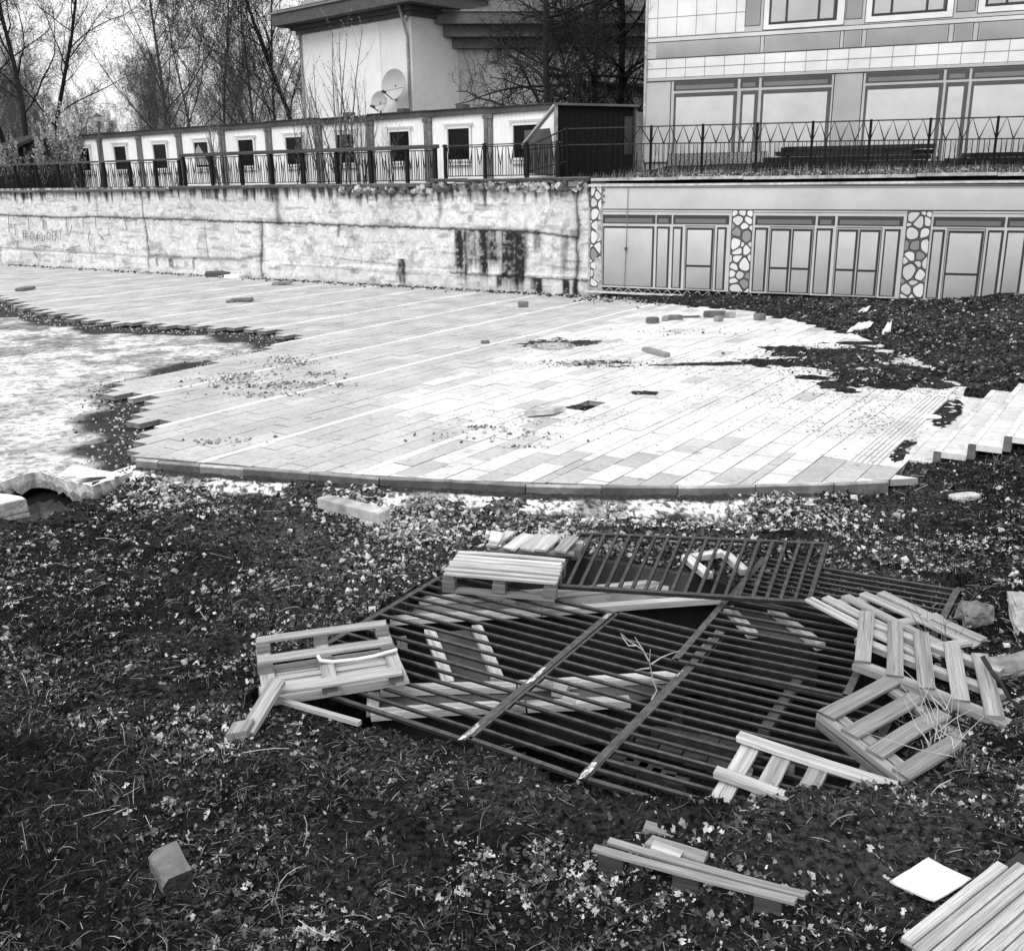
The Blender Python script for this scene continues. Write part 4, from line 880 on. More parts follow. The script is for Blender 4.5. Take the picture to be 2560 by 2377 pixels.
for i in range(10):
    s1, s0 = ce[i], ce[i+1]; t = thing('site_cabin', cab_labels[i], 'cabin', QCd.P((s0+s1)/2, CB), 'row of white site cabins')
    dz = rp.uniform(-.02, .02); L = s1-s0
    mb = MB(); n = int(L/.035); pf = []
    for k in range(n+1):
        ph = (k % 4); pf.append((s0+L*k/n, .018 if ph in (1, 2) else 0.0))
    zt = CH-.17+dz
    for (a, oa), (b, ob) in zip(pf[:-1], pf[1:]): mb.poly([QCd.P(a, CB, oa), QCd.P(b, CB, ob), QCd.P(b, zt, ob), QCd.P(a, zt, oa)], .92)
    mb.build('wall', M['cabin'], t)
    mb = MB(); mb.prism([QCd.P(s0+.02, CB-.1, -.03), QCd.P(s1-.02, CB-.1, -.03), QCd.P(s1-.02, CH-.04, -.03), QCd.P(s0+.02, CH-.04, -.03)], V3((*-QCd.n, 0))*5.2, .3); mb.build('cabin_body', M['steel'], t)
    mb = MB(); mb.bar(QCd.P(s0, CH-.11+dz, .03), QCd.P(s1, CH-.09+dz, .03), .14, .16, tone=.10); mb.bar(QCd.P(s0, CH-.005+dz, .04), QCd.P(s1, CH-.005+dz, .04), .2, .03, tone=.06); mb.build('roof_edge', M['steel'], t)
    for s_ in ((s0+.075, s1-.075) if i else (s0+.075,)):
        mb = MB(); mb.bar(QCd.P(s_, CB-.1, .035), QCd.P(s_, CH-.2, .035), .13, .10, up=V3((*QCd.n, 0)), tone=.24); mb.box(QCd.P(s_, CH-.26, .045), V3((*QCd.d, 0))*.10, V3((*QCd.n, 0))*.06, UP*.06, .2); mb.build('post', M['steel'], t)
    cxx = (s0+s1)/2+(.18 if i < 1 else 0.05); ww, z0w, z1w = .45, CB+.78, CH-.52
    fr_ = MB(); fw = .06
    for a, b in (((cxx-ww, z0w), (cxx-ww, z1w)), ((cxx+ww, z0w), (cxx+ww, z1w))): fr_.bar(QCd.P(*a, .05), QCd.P(*b, .05), fw, .06, up=V3((*QCd.n, 0)), tone=.82)
    for z in (z0w, z1w): fr_.bar(QCd.P(cxx-ww-fw/2, z, .05), QCd.P(cxx+ww+fw/2, z, .05), .06, fw, tone=.82)
    fr_.bar(QCd.P(cxx-ww-.12, z1w+.10, .08), QCd.P(cxx+ww+.12, z1w+.10, .08), .07, .025, tone=.6)
    fr_.bar(QCd.P(cxx-ww-.02, z0w-.12, .06), QCd.P(cxx+ww+.02, z0w-.12, .06), .06, .025, tone=.8)
    f = fr_.build('window', M['cabin'], t)
    mb = MB(); mb.quad_ = None; QCd.quad(mb, cxx-ww, cxx+ww, z1w, z0w, .03, 1.0); mb.build('pane', M['glass'], f)
    if i == 6: mb = MB(); mb.poly([QCd.P(cxx-ww+.06, z0w+.1, .034), QCd.P(cxx+ww*.8, z0w+.1, .034), QCd.P(cxx+.1, z0w+.5, .034), QCd.P(cxx-.2, z1w-.1, .034), QCd.P(cxx-ww+.06, z1w-.3, .034)], .32); mb.build('curtain', M['cabin'], f)
    if i in (1, 2, 3, 7):
        mb = MB(); mb.box(QCd.P((s0+s1)/2-.05, CH+.08, -.3), V3((*QCd.d, 0))*.15, V3((*QCd.n, 0))*.15, UP*.07, .10); mb.build('roof_vent', M['steel'], t)
# dark shed at the right end of the row
sdir = np.array([math.cos(math.radians(14)), math.sin(math.radians(14))]); QS = Plane2(c0+QCd.n*0.02, sdir); sl_ = QS.sz(1588, 262)[0]
t = thing('dark_shed', 'black corrugated metal shed closing the row of white cabins', 'shed', QS.P(sl_/2, CB))
mb = MB(); n = int(sl_/.04); zt0, zt1 = QS.sz(1390, 259)[1], QS.sz(1588, 264)[1]
for k in range(n):
    a, b = sl_*k/n, sl_*(k+1)/n; oa, ob = (.02 if k % 4 in (1, 2) else 0), (.02 if (k+1) % 4 in (1, 2) else 0)
    mb.poly([QS.P(a, CB-.1, oa), QS.P(b, CB-.1, ob), QS.P(b, zt0+(zt1-zt0)*b/sl_-.05, ob), QS.P(a, zt0+(zt1-zt0)*a/sl_-.05, oa)], .014)
mb.build('wall', M['iron'], t)
mb = MB(); mb.prism([QS.P(.02, CB-.1, -.03), QS.P(sl_-.02, CB-.1, -.03), QS.P(sl_-.02, zt1-.06, -.03), QS.P(.02, zt0-.06, -.03)], V3((*-QS.n, 0))*4, .05); mb.build('shed_body', M['steel'], t)
mb = MB(); mb.bar(QS.P(-.05, zt0-.02, .05), QS.P(sl_+.06, zt1-.02, .05), .2, .06, tone=.12); mb.build('roof_edge', M['steel'], t)
mb = MB(); mb.bar(QS.P(.03, CB-.1, .05), QS.P(.03, zt0-.05, .05), .09, .07, up=V3((*QS.n, 0)), tone=.5); mb.bar(QS.P(sl_-.02, CB-.1, .04), QS.P(sl_-.02, zt1-.05, .04), .06, .06, up=V3((*QS.n, 0)), tone=.06); mb.build('corner_post', M['steel'], t)
mb = MB(); QS.quad(mb, QS.sz(*z2(1802, 700))[0], QS.sz(*z2(1845, 700))[0], QS.sz(*z2(1802, 612))[1], QS.sz(*z2(1802, 810))[1], .026, .045); mb.build('door_panel', M['steel'], t)
# leaning plank and the plywood board behind the railing
a, b = at(*z2(1268, 770), 28.2), at(*z2(1436, 560), 28.7)
mb = MB(); mb.bar(a, b, .05, .22, up=V3((-.3, -.9, .2)), tone=.5); tag(mb.build('plank', M['wood'], bevel=.006), 'long grey plank leaning against the corner of the black shed', 'plank')
mb = MB(); mb.prism([at(*z2(1280, 905), 28.5), at(*z2(1425, 925), 28.6), at(*z2(1425, 760), 28.8), at(*z2(1410, 672), 28.8), at(*z2(1280, 685), 28.7)], (.02, .03, 0), .15); tag(mb.build('plywood_board', M['wood']), 'dark plywood board standing behind the short black railing', 'board')

# ================================================================ PALE BUILDING WITH THE SATELLITE DISHES
yb = 43.0; k0 = at(1034, 250, yb)[:2]; la = math.radians(180-42.5); ra = math.radians(47)
QL_ = Plane2(k0, -np.array([math.cos(la), math.sin(la)])); QR_ = Plane2(k0, np.array([math.cos(ra), math.sin(ra)]))
sl0 = QL_.sz(757, 200)[0]; sr1 = QR_.sz(1151, 60)[0]; zc_ = QL_.sz(1034, 30)[1]
ph = thing('pale_building', 'pale plastered building with broad dark cornice behind the cabins', 'building', (*k0, 2.8))
b0_ = QL_.P(0, 2.5); bl = QL_.P(sl0, 2.5); br = QR_.P(sr1, 2.5); bb = bl+(br-b0_)
mb = MB(); mb.prism([b0_, br, bb, bl], UP*(zc_-2.5+.1), .80); mb.build('wall', M['plaster'], ph)
mb = MB(); QL_.quad(mb, QL_.sz(831, 100)[0], QL_.sz(948, 100)[0], zc_+.05, 2.6, .012, .88); QL_.quad(mb, QL_.sz(948, 100)[0], QL_.sz(951, 100)[0], zc_+.05, 2.6, .014, .8); QL_.quad(mb, QL_.sz(831, 100)[0], QL_.sz(833, 100)[0], zc_+.05, 2.6, .014, .45); mb.build('wall_panel', M['plaster'], ph)
def cornice(par, corners, z, steps, tn, name='cornice'):
    """stepped eaves around a corner path; steps = (outset, z0, z1)"""
    mb = MB()
    for k, (o_, za, zb_, t_) in enumerate(steps):
        n = len(corners); ring = []
        for i in range(n):
            p = corners[i][:2]; dv = np.zeros(2)
            if i > 0: e = unit(np.append(p-corners[i-1][:2], 0))[:2]; n1 = np.array([e[1], -e[0]])
            if i < n-1: e2 = unit(np.append(corners[i+1][:2]-p, 0))[:2]; n2 = np.array([e2[1], -e2[0]])
            if i == 0: dv = n2
            elif i == n-1: dv = n1
            else: dv = (n1+n2)/(1+np.dot(n1, n2))
            ring.append((p, p+dv*o_))
        for i in range(n-1):
            (a, ao), (b, bo) = ring[i], ring[i+1]; A_ = lambda q, z_: V3((q[0], q[1], z_))
            mb.add([A_(a, z+za), A_(ao, z+za), A_(bo, z+za), A_(b, z+za), A_(a, z+zb_), A_(ao, z+zb_), A_(bo, z+zb_), A_(b, z+zb_)], [(0, 3, 2, 1), (4, 5, 6, 7), (1, 2, 6, 5), (0, 1, 5, 4), (2, 3, 7, 6)], t_*tn)
    return mb.build(name, M['trim'], par)
cornice(ph, [bl+(bb-bl)*.6, bl, b0_, br, br+(bb-br)*.3], zc_, [(.12, -.12, .06, 1.0), (.30, .055, .24, .9), (.85, .235, .72, 1.0), (.92, .715, .80, 2.2), (.70, .795, .90, .8)], .10)
# hipped roof above the cornice
mb = MB(); ap = (b0_+bb)/2; rr = [bl, b0_, br, bb]; rr = [V3((p[0]+(p[0]-ap[0])*.08, p[1]+(p[1]-ap[1])*.08, zc_+.85)) for p in rr]; ap = V3((ap[0], ap[1], zc_+3.6))
for i in range(4): mb.poly([rr[i], rr[(i+1) % 4], ap], .3)
mb.build('roof', M['trim'], ph)
mb = MB(); s_ = -.12; mb.tube([QL_.P(s_, 2.5, .10), QL_.P(s_, zc_-.9, .10), QL_.P(s_-.05, zc_-.5, .18), QL_.P(s_-.05, zc_+.5, .55)], .06, 8, .38); mb.build('drainpipe', M['steel'], ph); mb = MB(); mb.tube([QL_.P(sl0+.1, 2.5, .08), QL_.P(sl0+.1, zc_, .08)], .05, 6, .4); mb.build('drainpipe', M['steel'], ph)
mb = MB(); cpt = QL_.P(*QL_.sz(*z2(668, 93)), .1); mb.box(cpt, (.06, 0, 0), (0, .12, 0), (0, 0, .05), .75); mb.tube([cpt, cpt+V3((0, .1, -.16))], .03, 6, .7); mb.build('camera_bracket', M['steel'], ph)
# lower wing to the right
wg = thing('building_wing', 'lower grey wing with dark cornice behind the bare trees', 'building', (*(k0+QR_.d*sr1), 2.8))
wdir = np.array([math.cos(math.radians(4)), math.sin(math.radians(4))]); w0 = (k0+QR_.d*(sr1-.2)); QW = Plane2(w0, wdir); wl = QW.sz(1640, 150)[0]; zw_ = QW.sz(1160, 100)[1]
mb = MB(); mb.prism([QW.P(0, 2.4), QW.P(wl, 2.4), QW.P(wl, 2.4, -10), QW.P(0, 2.4, -10)], UP*(zw_-2.4+.1), .42); mb.build('wall', M['plaster'], wg)
mb = MB(); QW.quad(mb, QW.sz(*z2(1540, 500))[0], wl, QW.sz(*z2(1540, 440))[1], 2.5, .05, .16); mb.bar(QW.P(QW.sz(*z2(1535, 500))[0], QW.sz(*z2(1540, 432))[1], .15), QW.P(wl, QW.sz(*z2(1880, 455))[1], .15), .3, .12, tone=.09)
mb.bar(QW.P(QW.sz(*z2(1540, 430))[0], 2.5, .12), QW.P(QW.sz(*z2(1540, 430))[0], QW.sz(*z2(1540, 430))[1], .12), .09, .09, up=V3((*QW.n, 0)), tone=.75); mb.build('porch', M['plaster'], wg)
cornice(wg, [QW.P(0, 0, -4), QW.P(0, 0), QW.P(wl, 0)], zw_, [(.25, -.35, .05, .9), (.6, .045, .5, 1.0), (.95, .495, .95, .9), (1.0, .945, 1.02, 1.8)], .17)
mb = MB(); mb.poly([QW.P(-1, zw_+1, .9), QW.P(wl, zw_+1, .9), QW.P(wl, zw_+3.4, -6), QW.P(-1, zw_+3.4, -6)], .1); mb.build('roof', M['trim'], wg)
# satellite dishes
def dish(px, py, rpx, label, arm):
    c = onpl(px, py, QL_.P(0, 0, .75), V3((*QL_.n, 0))); dep = np.dot(c-CAM, FW); R = rpx/FPX*dep
    ax = unit(V3((-.52, -.82, .16))); t = thing('satellite_dish', label, 'satellite dish', c)
    prof = [(R*math.sin(a)*1.0, -R*.28*(1-(math.sin(a))**2)) for a in np.linspace(0.02, math.pi/2, 9)]; prof += [(R*1.02, .005), (R*1.02, -.02)]+[(r_*1.01, h_-.02) for r_, h_ in prof[8::-1]]
    mb = MB(); mb.lathe(c, prof, 36, ax, .44); mb.build('reflector', M['cabin'], t, smooth=True)
    s1_ = unit(np.cross(ax, UP)); u1 = np.cross(s1_, ax); tip = c+ax*R*1.0-u1*R*.72
    mb = MB(); mb.tube([c-u1*R*.98, tip], .022, 5, .12); mb.tube([c+s1_*R*.9-u1*R*.25, tip], .010, 4, .2); mb.tube([c-s1_*R*.9-u1*R*.25, tip], .010, 4, .2); mb.lathe(tip, [(.0, -.12), (.06, -.12), (.05, .08), (0, .08)], 10, ax, .1); mb.build('feed_arm', M['steel'], t)
    mb = MB(); mb.tube([c-ax*R*.3, c-ax*R*.35-u1*.15, QL_.P(QL_.sz(px, py)[0]+.1, c[2]-.5, 0)], .045, 6, .1); mb.build('bracket', M['steel'], t)
dish(983, 211, 36.5, 'large round satellite dish on the pale wall', True)
dish(947, 254, 24, 'smaller satellite dish half hidden below the large dish', True)

# ---- street lamp and old shed at the left
lp = at(*z1(635, 1160), 41.5); lt = at(*z1(612, 760), 41.5); ltop = at(*z1(612, 712), 41.5)
t = thing('street_lamp', 'old lantern street lamp standing before the far cabins', 'street lamp', (lp[0], lp[1], 2.8))
mb = MB(); mb.tube([V3((lp[0], lp[1], 2.7)), lp*.7+lt*.3, lt], [.075, .05, .045], 8, .12); mb.tube([lt-UP*.4-V3((.3, 0, 0)), lt-UP*.4+V3((.3, 0, 0))], .022, 5, .12); mb.build('pole', M['iron'], t)
mb = MB(); hh = ltop[2]-lt[2]; mb.lathe(lt, [(.05, 0), (.10, .03), (.17, hh*.72)], 6, UP, .55); mb.build('lantern_glass', M['cabin'], t)
mb = MB(); mb.lathe(lt, [(.20, hh*.72), (.20, hh*.76), (.07, hh*.98), (.02, hh*1.1), (0, hh*1.1)], 6, UP, .08); mb.build('lantern_cap', M['iron'], t)
a, b, c_, d2_ = at(*z1(-120, 1010), 43), at(*z1(245, 860), 43.5), at(*z1(245, 820), 49), at(*z1(-120, 960), 49)
t = thing('old_shed', 'dark tumbledown shed with sloping roof at the far left', 'shed', (b[0], b[1], 2.8))
mb = MB(); mb.prism([a, b, c_, d2_], (0, 0, .12), .06); mb.build('roof', M['wood'], t)
mb = MB(); mb.prism([V3((a[0], a[1]+.4, 2.6)), V3((b[0]-.3, b[1]+.4, 2.6)), b+V3((-.3, .4, 0)), a+V3((0, .4, 0))], (0, 4, 0), .05); mb.build('wall', M['wood'], t)

# ================================================================ TREES AND SHRUBS
def grow(rs, p, d, L, r, lvl, prm, out):
    n = prm['seg'][min(lvl, len(prm['seg'])-1)]; pts = [p]; rad = [r]; wob = prm['wob'][min(lvl, len(prm['wob'])-1)]; trop = prm['trop'][min(lvl, len(prm['trop'])-1)]
    for i in range(n):
        d = unit(d+rs.normal(0, wob, 3)+UP*trop); p = p+d*L/n; pts.append(p); rad.append(r*(1-(0.75 if lvl else .8)*(i+1)/n))
    out.append((lvl, pts, rad))
    if lvl >= prm['max']: return
    k = prm['kids'][lvl]; st0 = prm['start'][lvl]
    for j in range(k):
        f = st0+(1-st0)*(j+rs.uniform(.1, .9))/k; q = f*n; i = min(int(q), n-1); pp = pts[i]+(pts[i+1]-pts[i])*(q-i); dd = unit(pts[i+1]-pts[i])
        az = rs.uniform(0, 2*np.pi); a = unit(np.cross(dd, V3((math.cos(az), math.sin(az), .2)))); an = math.radians(rs.normal(prm['ang'][lvl], 9))
        nd = dd*math.cos(an)+a*math.sin(an); ln_ = L*prm['ratio'][lvl]*(1.15-prm['tap'][lvl]*f)*rs.uniform(.7, 1.2)
        grow(rs, pp, nd, ln_, max(prm['rmin'], rad[i]*prm['rr']), lvl+1, prm, out)
def plant(name, label, cat, prm, seed, H, group, leaves=0, lsz=.05, ltone=(.2, .4), tone=.05, split=1, parts=('trunk', 'crown'), stems=1, spread=.2, r0=None):
    rs = np.random.RandomState(seed); out = []
    for s in range(stems):
        d0 = unit(V3((rs.normal(0, spread), rs.normal(0, spread), 1))) if stems > 1 or prm.get('lean') else unit(V3((rs.normal(0, .04), rs.normal(0, .04), 1)))
        grow(rs, V3((rs.normal(0, .12*(stems > 1)), rs.normal(0, .12*(stems > 1)), -.15)), d0, H*(rs.uniform(.6, 1.0) if stems > 1 else 1), r0 or H*.016, 0, prm, out)
    t = thing(name, label, cat, (0, 0, 0), group); a, b = MB(), MB()
    lp_, = [[]]
    for lvl, pts, rad in out:
        (a if lvl <= split else b).tube(pts, rad, 6 if lvl == 0 else (4 if lvl <= 1 else 3), tone*rs.uniform(.7, 1.3), cap=False)
        if lvl >= prm['max']-1:
            for k in range(leaves): f = rs.uniform(.15, 1)*(len(pts)-1); i = min(int(f), len(pts)-2); lp_.append(pts[i]+(pts[i+1]-pts[i])*(f-i)+rs.normal(0, lsz*.4, 3))
    if a.n: a.build(parts[0], M['bark'], t)
    if b.n: b.build(parts[1], M['twig'], t)
    if lp_:
        n = len(lp_); base = [(-.5, 0, 0), (0, -.3, .08), (.5, 0, 0), (0, .3, .08)]; sc = np.repeat(rs.uniform(.6, 1.4, n)[:, None]*lsz, 3, 1)
        scatter('leaves', base, [[(0, 1, 2, 3)]], np.array(lp_), rots(n, rs, .9), sc, M['leaf'], rs.uniform(ltone[0], ltone[1], n), kind=None, parent=t)
    return t
VASE = dict(seg=[7, 7, 5, 4, 3], wob=[.05, .12, .16, .2, .2], trop=[.05, .07, .08, .05, .04], max=4, kids=[22, 11, 7, 4], start=[.08, .15, .15, .2], ang=[34, 30, 34, 36], ratio=[.5, .42, .42, .5], tap=[.5, .5, .5, .4], rr=.42, rmin=.0045)
SPREAD = dict(seg=[8, 8, 6, 4], wob=[.05, .16, .24, .3], trop=[.06, .03, .0, -.02], max=3, kids=[30, 17, 11], start=[.10, .15, .1], ang=[68, 46, 44], ratio=[.5, .40, .42], tap=[.65, .5, .5], rr=.5, rmin=.007)
OLD = dict(seg=[7, 8, 6, 4, 3], wob=[.07, .16, .2, .24, .25], trop=[.06, .05, .03, .02, .0], max=4, kids=[18, 13, 8, 5], start=[.22, .10, .1, .15], ang=[44, 42, 44, 46], ratio=[.46, .38, .42, .5], tap=[.5, .4, .4, .4], rr=.40, rmin=.006)
SHOOT = dict(seg=[9, 5], wob=[.035, .06], trop=[.03, .12], max=1, kids=[9], start=[.12], ang=[32], ratio=[.30], tap=[.6], rr=.5, rmin=.006)
PARK = 'bare park trees beyond the cabins'
def place(t, px, y, label, rz, sc=1.0, first=False, zb=2.6):
    o = t if first else copy_tree(t); p = at(px, 400, y); o.location = (p[0], p[1], zb); o.rotation_euler = (0, 0, rz); o.scale = (sc, sc, sc); o['label'] = label; return o
tv = plant('bare_tree', 'x', 'tree', VASE, 21, 15, PARK, leaves=1, lsz=.08, ltone=(.1, .3), tone=.07, r0=.11)
place(tv, 420, 56, 'wide vase shaped bare tree rising above the middle of the cabin row', 0.3, 1.0, True)
tv2 = plant('bare_tree', 'x', 'tree', VASE, 33, 14, PARK, leaves=2, lsz=.08, ltone=(.12, .38), tone=.10, r0=.09)  # paler twig tone stands in for the haze over the far thicket
place(tv2, 560, 60, 'bare tree with budding twigs right of the vase shaped tree', 1.1, 1.0, True)
place(tv2, 640, 57, 'bare budding tree left of the pale building', 2.9, 1.02); place(tv, 705, 62, 'tall bare tree close behind the left corner of the pale building', 4.0, 1.05)
place(tv2, 490, 72, 'bare tree in the thicket between the vase tree and its right neighbour', 5.0, 1.0)
place(tv2, 215, 70, 'low bare tree standing under the bright gap of sky', .6, .40)
to = plant('bare_tree', 'x', 'tree', OLD, 8, 14, PARK, tone=.03, r0=.14)
place(to, 88, 47, 'big dark bare tree with heavy limbs at the far left', .4, 1.05, True); place(to, 30, 52, 'dark bare tree cut by the left edge of the photo', 2.6, 1.1); place(to, 120, 50, 'dark bare tree just right of the big one at the left', 4.4, .92); place(to, 765, 58, 'bare tree whose crown shows left of the dark cornice', 1.9, 1.12)
rt = random.Random(77)
for i in range(40):
    px = rt.uniform(-40, 800); y = rt.uniform(58, 100); sc = rt.uniform(.38, .62)*(y/75)**.7*(.62 if 130 < px < 330 else 1)
    place(tv2 if i % 3 else tv, px, y, 'thin bare tree deep in the grey thicket behind the cabins', rt.uniform(0, 6.2), sc)
tsp = plant('dark_tree', 'x', 'tree', SPREAD, 14, 13.0, 'dark bare trees before the wing', tone=.032, r0=.16)
place(tsp, 1375, 36.5, 'dark dense bare tree in front of the wing, leftmost of three', .2, .95, True); place(tsp, 1478, 38, 'dark bare tree with leaning trunk between its two neighbours', 2.4, .9); place(tsp, 1548, 39, 'dark bare tree beside the corner of the wrapped building', 4.2, 1.05)
sh = plant('sapling', 'x', 'sapling', SHOOT, 5, 5.4, 'saplings before the cabins', leaves=7, lsz=.06, ltone=(.35, .7), tone=.14, split=0, parts=('stems', 'twigs'), stems=6, spread=.13, r0=.035)
place(sh, 850, 32.8, 'tall thin sapling with small pale buds before the cabins', .5, 1.0, True, 2.85); place(sh, 800, 33.4, 'sapling of fine stems left of the tallest one', 2.4, .82, zb=2.85); place(sh, 905, 32.2, 'sapling right of the tallest one, below the dishes', 4.0, .66, zb=2.85); place(sh, 975, 31.2, 'small sapling under the cabin window right of the tall saplings', 1.2, .38, zb=2.85); place(sh, 545, 37, 'sapling before the cabin with the folded curtain', 3.0, .62, zb=2.85); place(sh, 750, 35, 'sapling left of the group, its twigs over a dark window', 5.2, .62, zb=2.85)
place(sh, 1420, 36.0, 'pale budding sapling before the dark bare trees', 5.5, .9, zb=2.85)
lf = plant('leafy_shrub', 'x', 'shrub', SHOOT, 9, 4.2, 'leafy shrubs at the far left', leaves=40, lsz=.11, ltone=(.35, .8), tone=.08, split=0, parts=('stems', 'twigs'), stems=7, spread=.2, r0=.03)
for i, (px, y, sc, rz, lb) in enumerate([(195, 43.5, 1.0, .3, 'tallest leafy shrub with spiky shoots left of the street lamp'), (240, 44.5, .72, 2, 'leafy shrub right beside the street lamp'), (150, 43, .72, 4, 'leafy shrub just left of the tallest one'), (105, 42.5, .6, 5, 'leafy shrub before the old shed'), (60, 43.5, .5, 1, 'low leafy shrub under the dark tree at the left'), (10, 43, .62, 3, 'leafy shrub at the left edge before the old shed')]):
    place(lf, px, y, lb, rz, sc, i == 0, 2.85)
br_ = plant('brushwood', 'x', 'shrub', SHOOT, 17, 2.6, 'brushwood behind the left railing', tone=.05, split=0, parts=('stems', 'twigs'), stems=12, spread=.45, r0=.02)
for i, (px, y, sc, lb) in enumerate([(60, 41.5, 1.0, 'dark leafless brushwood behind the railing at the left edge'), (130, 41, .9, 'dark leafless brushwood behind the railing below the tallest shrub'), (190, 40.5, .45, 'dark leafless brushwood by the foot of the street lamp'), (320, 39, .35, 'sparse brushwood behind the railing right of the street lamp'), (440, 36.5, .4, 'sparse brushwood at the step of the railing')]):
    place(br_, px, y, lb, i*1.3, sc, i == 0, 2.85)

# ================================================================ THINGS LYING ON THE PLAZA
def gz(px, py):                    # point on the soil surface under a pixel
    z = -.5
    for _ in range(12): p = g0(px, py, z); z = .5*z+.5*float(ground_z(p[0:1], p[1:2], True)[0])
    return g0(px, py, z)
g0 = g
def rough_block(name, label, cat, c, ax, ay, az, m, tone, seed, group=None, jag=.12):
    rs = np.random.RandomState(seed); mb = MB(); c = V3(c); ax, ay, az = V3(ax), V3(ay), V3(az); n = 4
    pts = {}; V = []; F = []
    def vid(i, j, k):
        if (i, j, k) not in pts:
            u = np.array([i, j, k])/n*2-1; q = np.sign(u)*np.abs(u); m_ = np.max(np.abs(u)); rr = 1-.06*(np.sum(np.abs(u) > .99) >= 2)-.08*(np.sum(np.abs(u) > .99) >= 3)
            pts[(i, j, k)] = len(V); V.append(c+(ax*q[0]+ay*q[1]+az*q[2])*rr+(unit(ax)*rs.normal(0, 1)+unit(ay)*rs.normal(0, 1)+unit(az)*rs.normal(0, 1))*jag*.25*np.linalg.norm(az))
        return pts[(i, j, k)]
    for a in range(n):
        for b in range(n):
            for s in (0, n):
                f = [vid(a, b, s), vid(a+1, b, s), vid(a+1, b+1, s), vid(a, b+1, s)]; F.append(f if s else f[::-1])
                f = [vid(a, s, b), vid(a, s, b+1), vid(a+1, s, b+1), vid(a+1, s, b)]; F.append(f if s else f[::-1])
                f = [vid(s, a, b), vid(s, a+1, b), vid(s, a+1, b+1), vid(s, a, b+1)]; F.append(f if s else f[::-1])
    mb.add(V, F, tone); o = mb.build(name, m); return tag(o, label, cat, group)
def slab_at(name, label, cat, px, py, L, Wd, Hh, ang, tilt, m, tone, seed, z=0.0, group=None, jag=.12):
    p = g(px, py, z); a = V3((math.cos(ang), math.sin(ang), math.sin(tilt))); a = unit(a); b = unit(np.cross(UP, a)); c_ = np.cross(a, b)
    return rough_block(name, label, cat, p+UP*(Hh/2+abs(math.sin(tilt))*L/2*.6), a*L/2, b*Wd/2, c_*Hh/2, m, tone, seed, group, jag)
GP = 'loose pavers on the plaza'; GBk = 'broken bricks before the printed wall'
slab_at('loose_paver', 'dark loose paver lying at the far left of the plaza', 'paver', 64, 726, .62, .3, .09, UA+.4, .03, M['kerb'], .22, 1, 0, GP)
slab_at('loose_paver', 'loose paver tipped up beside the foot of the stained wall', 'paver', 706, 712, .62, .3, .08, UA-.9, .10, M['kerb'], .28, 2, 0, GP)
slab_at('loose_paver', 'dark loose paver on the far paving with a small piece beside it', 'paver', 604, 754, .6, .3, .08, UA-1.0, .04, M['kerb'], .2, 3, 0, GP)
slab_at('brick_piece', 'small brick piece left of a dark loose paver', 'brick', 575, 757, .2, .14, .07, 0.2, 0, M['kerb'], .22, 4, 0)
slab_at('brick', 'single brick alone on the paving below the stained wall', 'brick', 1308, 768, .25, .14, .14, .1, 0, M['stone'], .22, 5, 0)
slab_at('brick', 'leftmost brick of the row before the printed wall', 'brick', 1631, 808, .27, .16, .13, .2, 0, M['stone'], .16, 6, 0, GBk)
slab_at('stone', 'small stone between two bricks before the printed wall', 'stone', 1664, 802, .14, .12, .11, .8, 0, M['stone'], .35, 7, 0)
slab_at('brick', 'long low brick right of the small stone', 'brick', 1687, 799, .34, .2, .10, .1, 0, M['stone'], .2, 8, 0, GBk)
slab_at('stick', 'thin dark stick lying among the bricks', 'stick', 1728, 794, .4, .06, .04, .1, 0, M['wood'], .14, 9, 0)
slab_at('brick', 'largest dark brick of the row before the printed wall', 'brick', 1787, 793, .5, .2, .14, -.1, 0, M['stone'], .14, 10, 0, GBk)
slab_at('brick', 'small brick in front of the largest dark one', 'brick', 1796, 804, .18, .14, .12, .6, 0, M['stone'], .3, 11, 0, GBk)
slab_at('brick', 'pale brick just right of the largest dark one', 'brick', 1824, 794, .24, .16, .13, .0, 0, M['stone'], .4, 12, 0, GBk)
slab_at('brick', 'rounded brick alone at the right end of the row', 'brick', 1899, 800, .22, .18, .14, .5, 0, M['stone'], .22, 13, 0, GBk)
slab_at('brick_piece', 'brick fragment on the paving left of the manhole cover', 'brick', 1213, 859, .16, .1, .06, .3, 0, M['stone'], .2, 14, 0)
a, b = g(1612, 872, .04), g(1668, 888, .04); mb = MB(); mb.bar(a, b, .13, .07, tone=.35); tag(mb.build('plank', M['wood'], bevel=.005), 'short weathered plank lying on the paving right of the manhole cover', 'plank')
# displaced paver beside its hole
u0, v0, wd = HOLE_C; hc = UD*(u0+PL/2)+ND*(v0+wd/2)
mb = MB(); mb.box((*hc, -.08), V3((*UD, 0))*PL/2, V3((*ND, 0))*wd/2, UP*.012, .5); tag(mb.build('paving_gap', M['soil']), kind='structure')
pc = g(*zB(1245, 745), 0); mb = MB(); dx = unit(V3((*(UD), 0))*.55+V3((.83, 0.1, 0))); mb.box((pc[0], pc[1], .055), V3((.95, .12, .03))*.20, unit(V3((*UD, -.02)))*.17, UP*.035, .72)
tag(mb.build('loose_paver', M['kerb'], bevel=.004), 'pale loose paver lying beside the hole it came from', 'paver', GP)
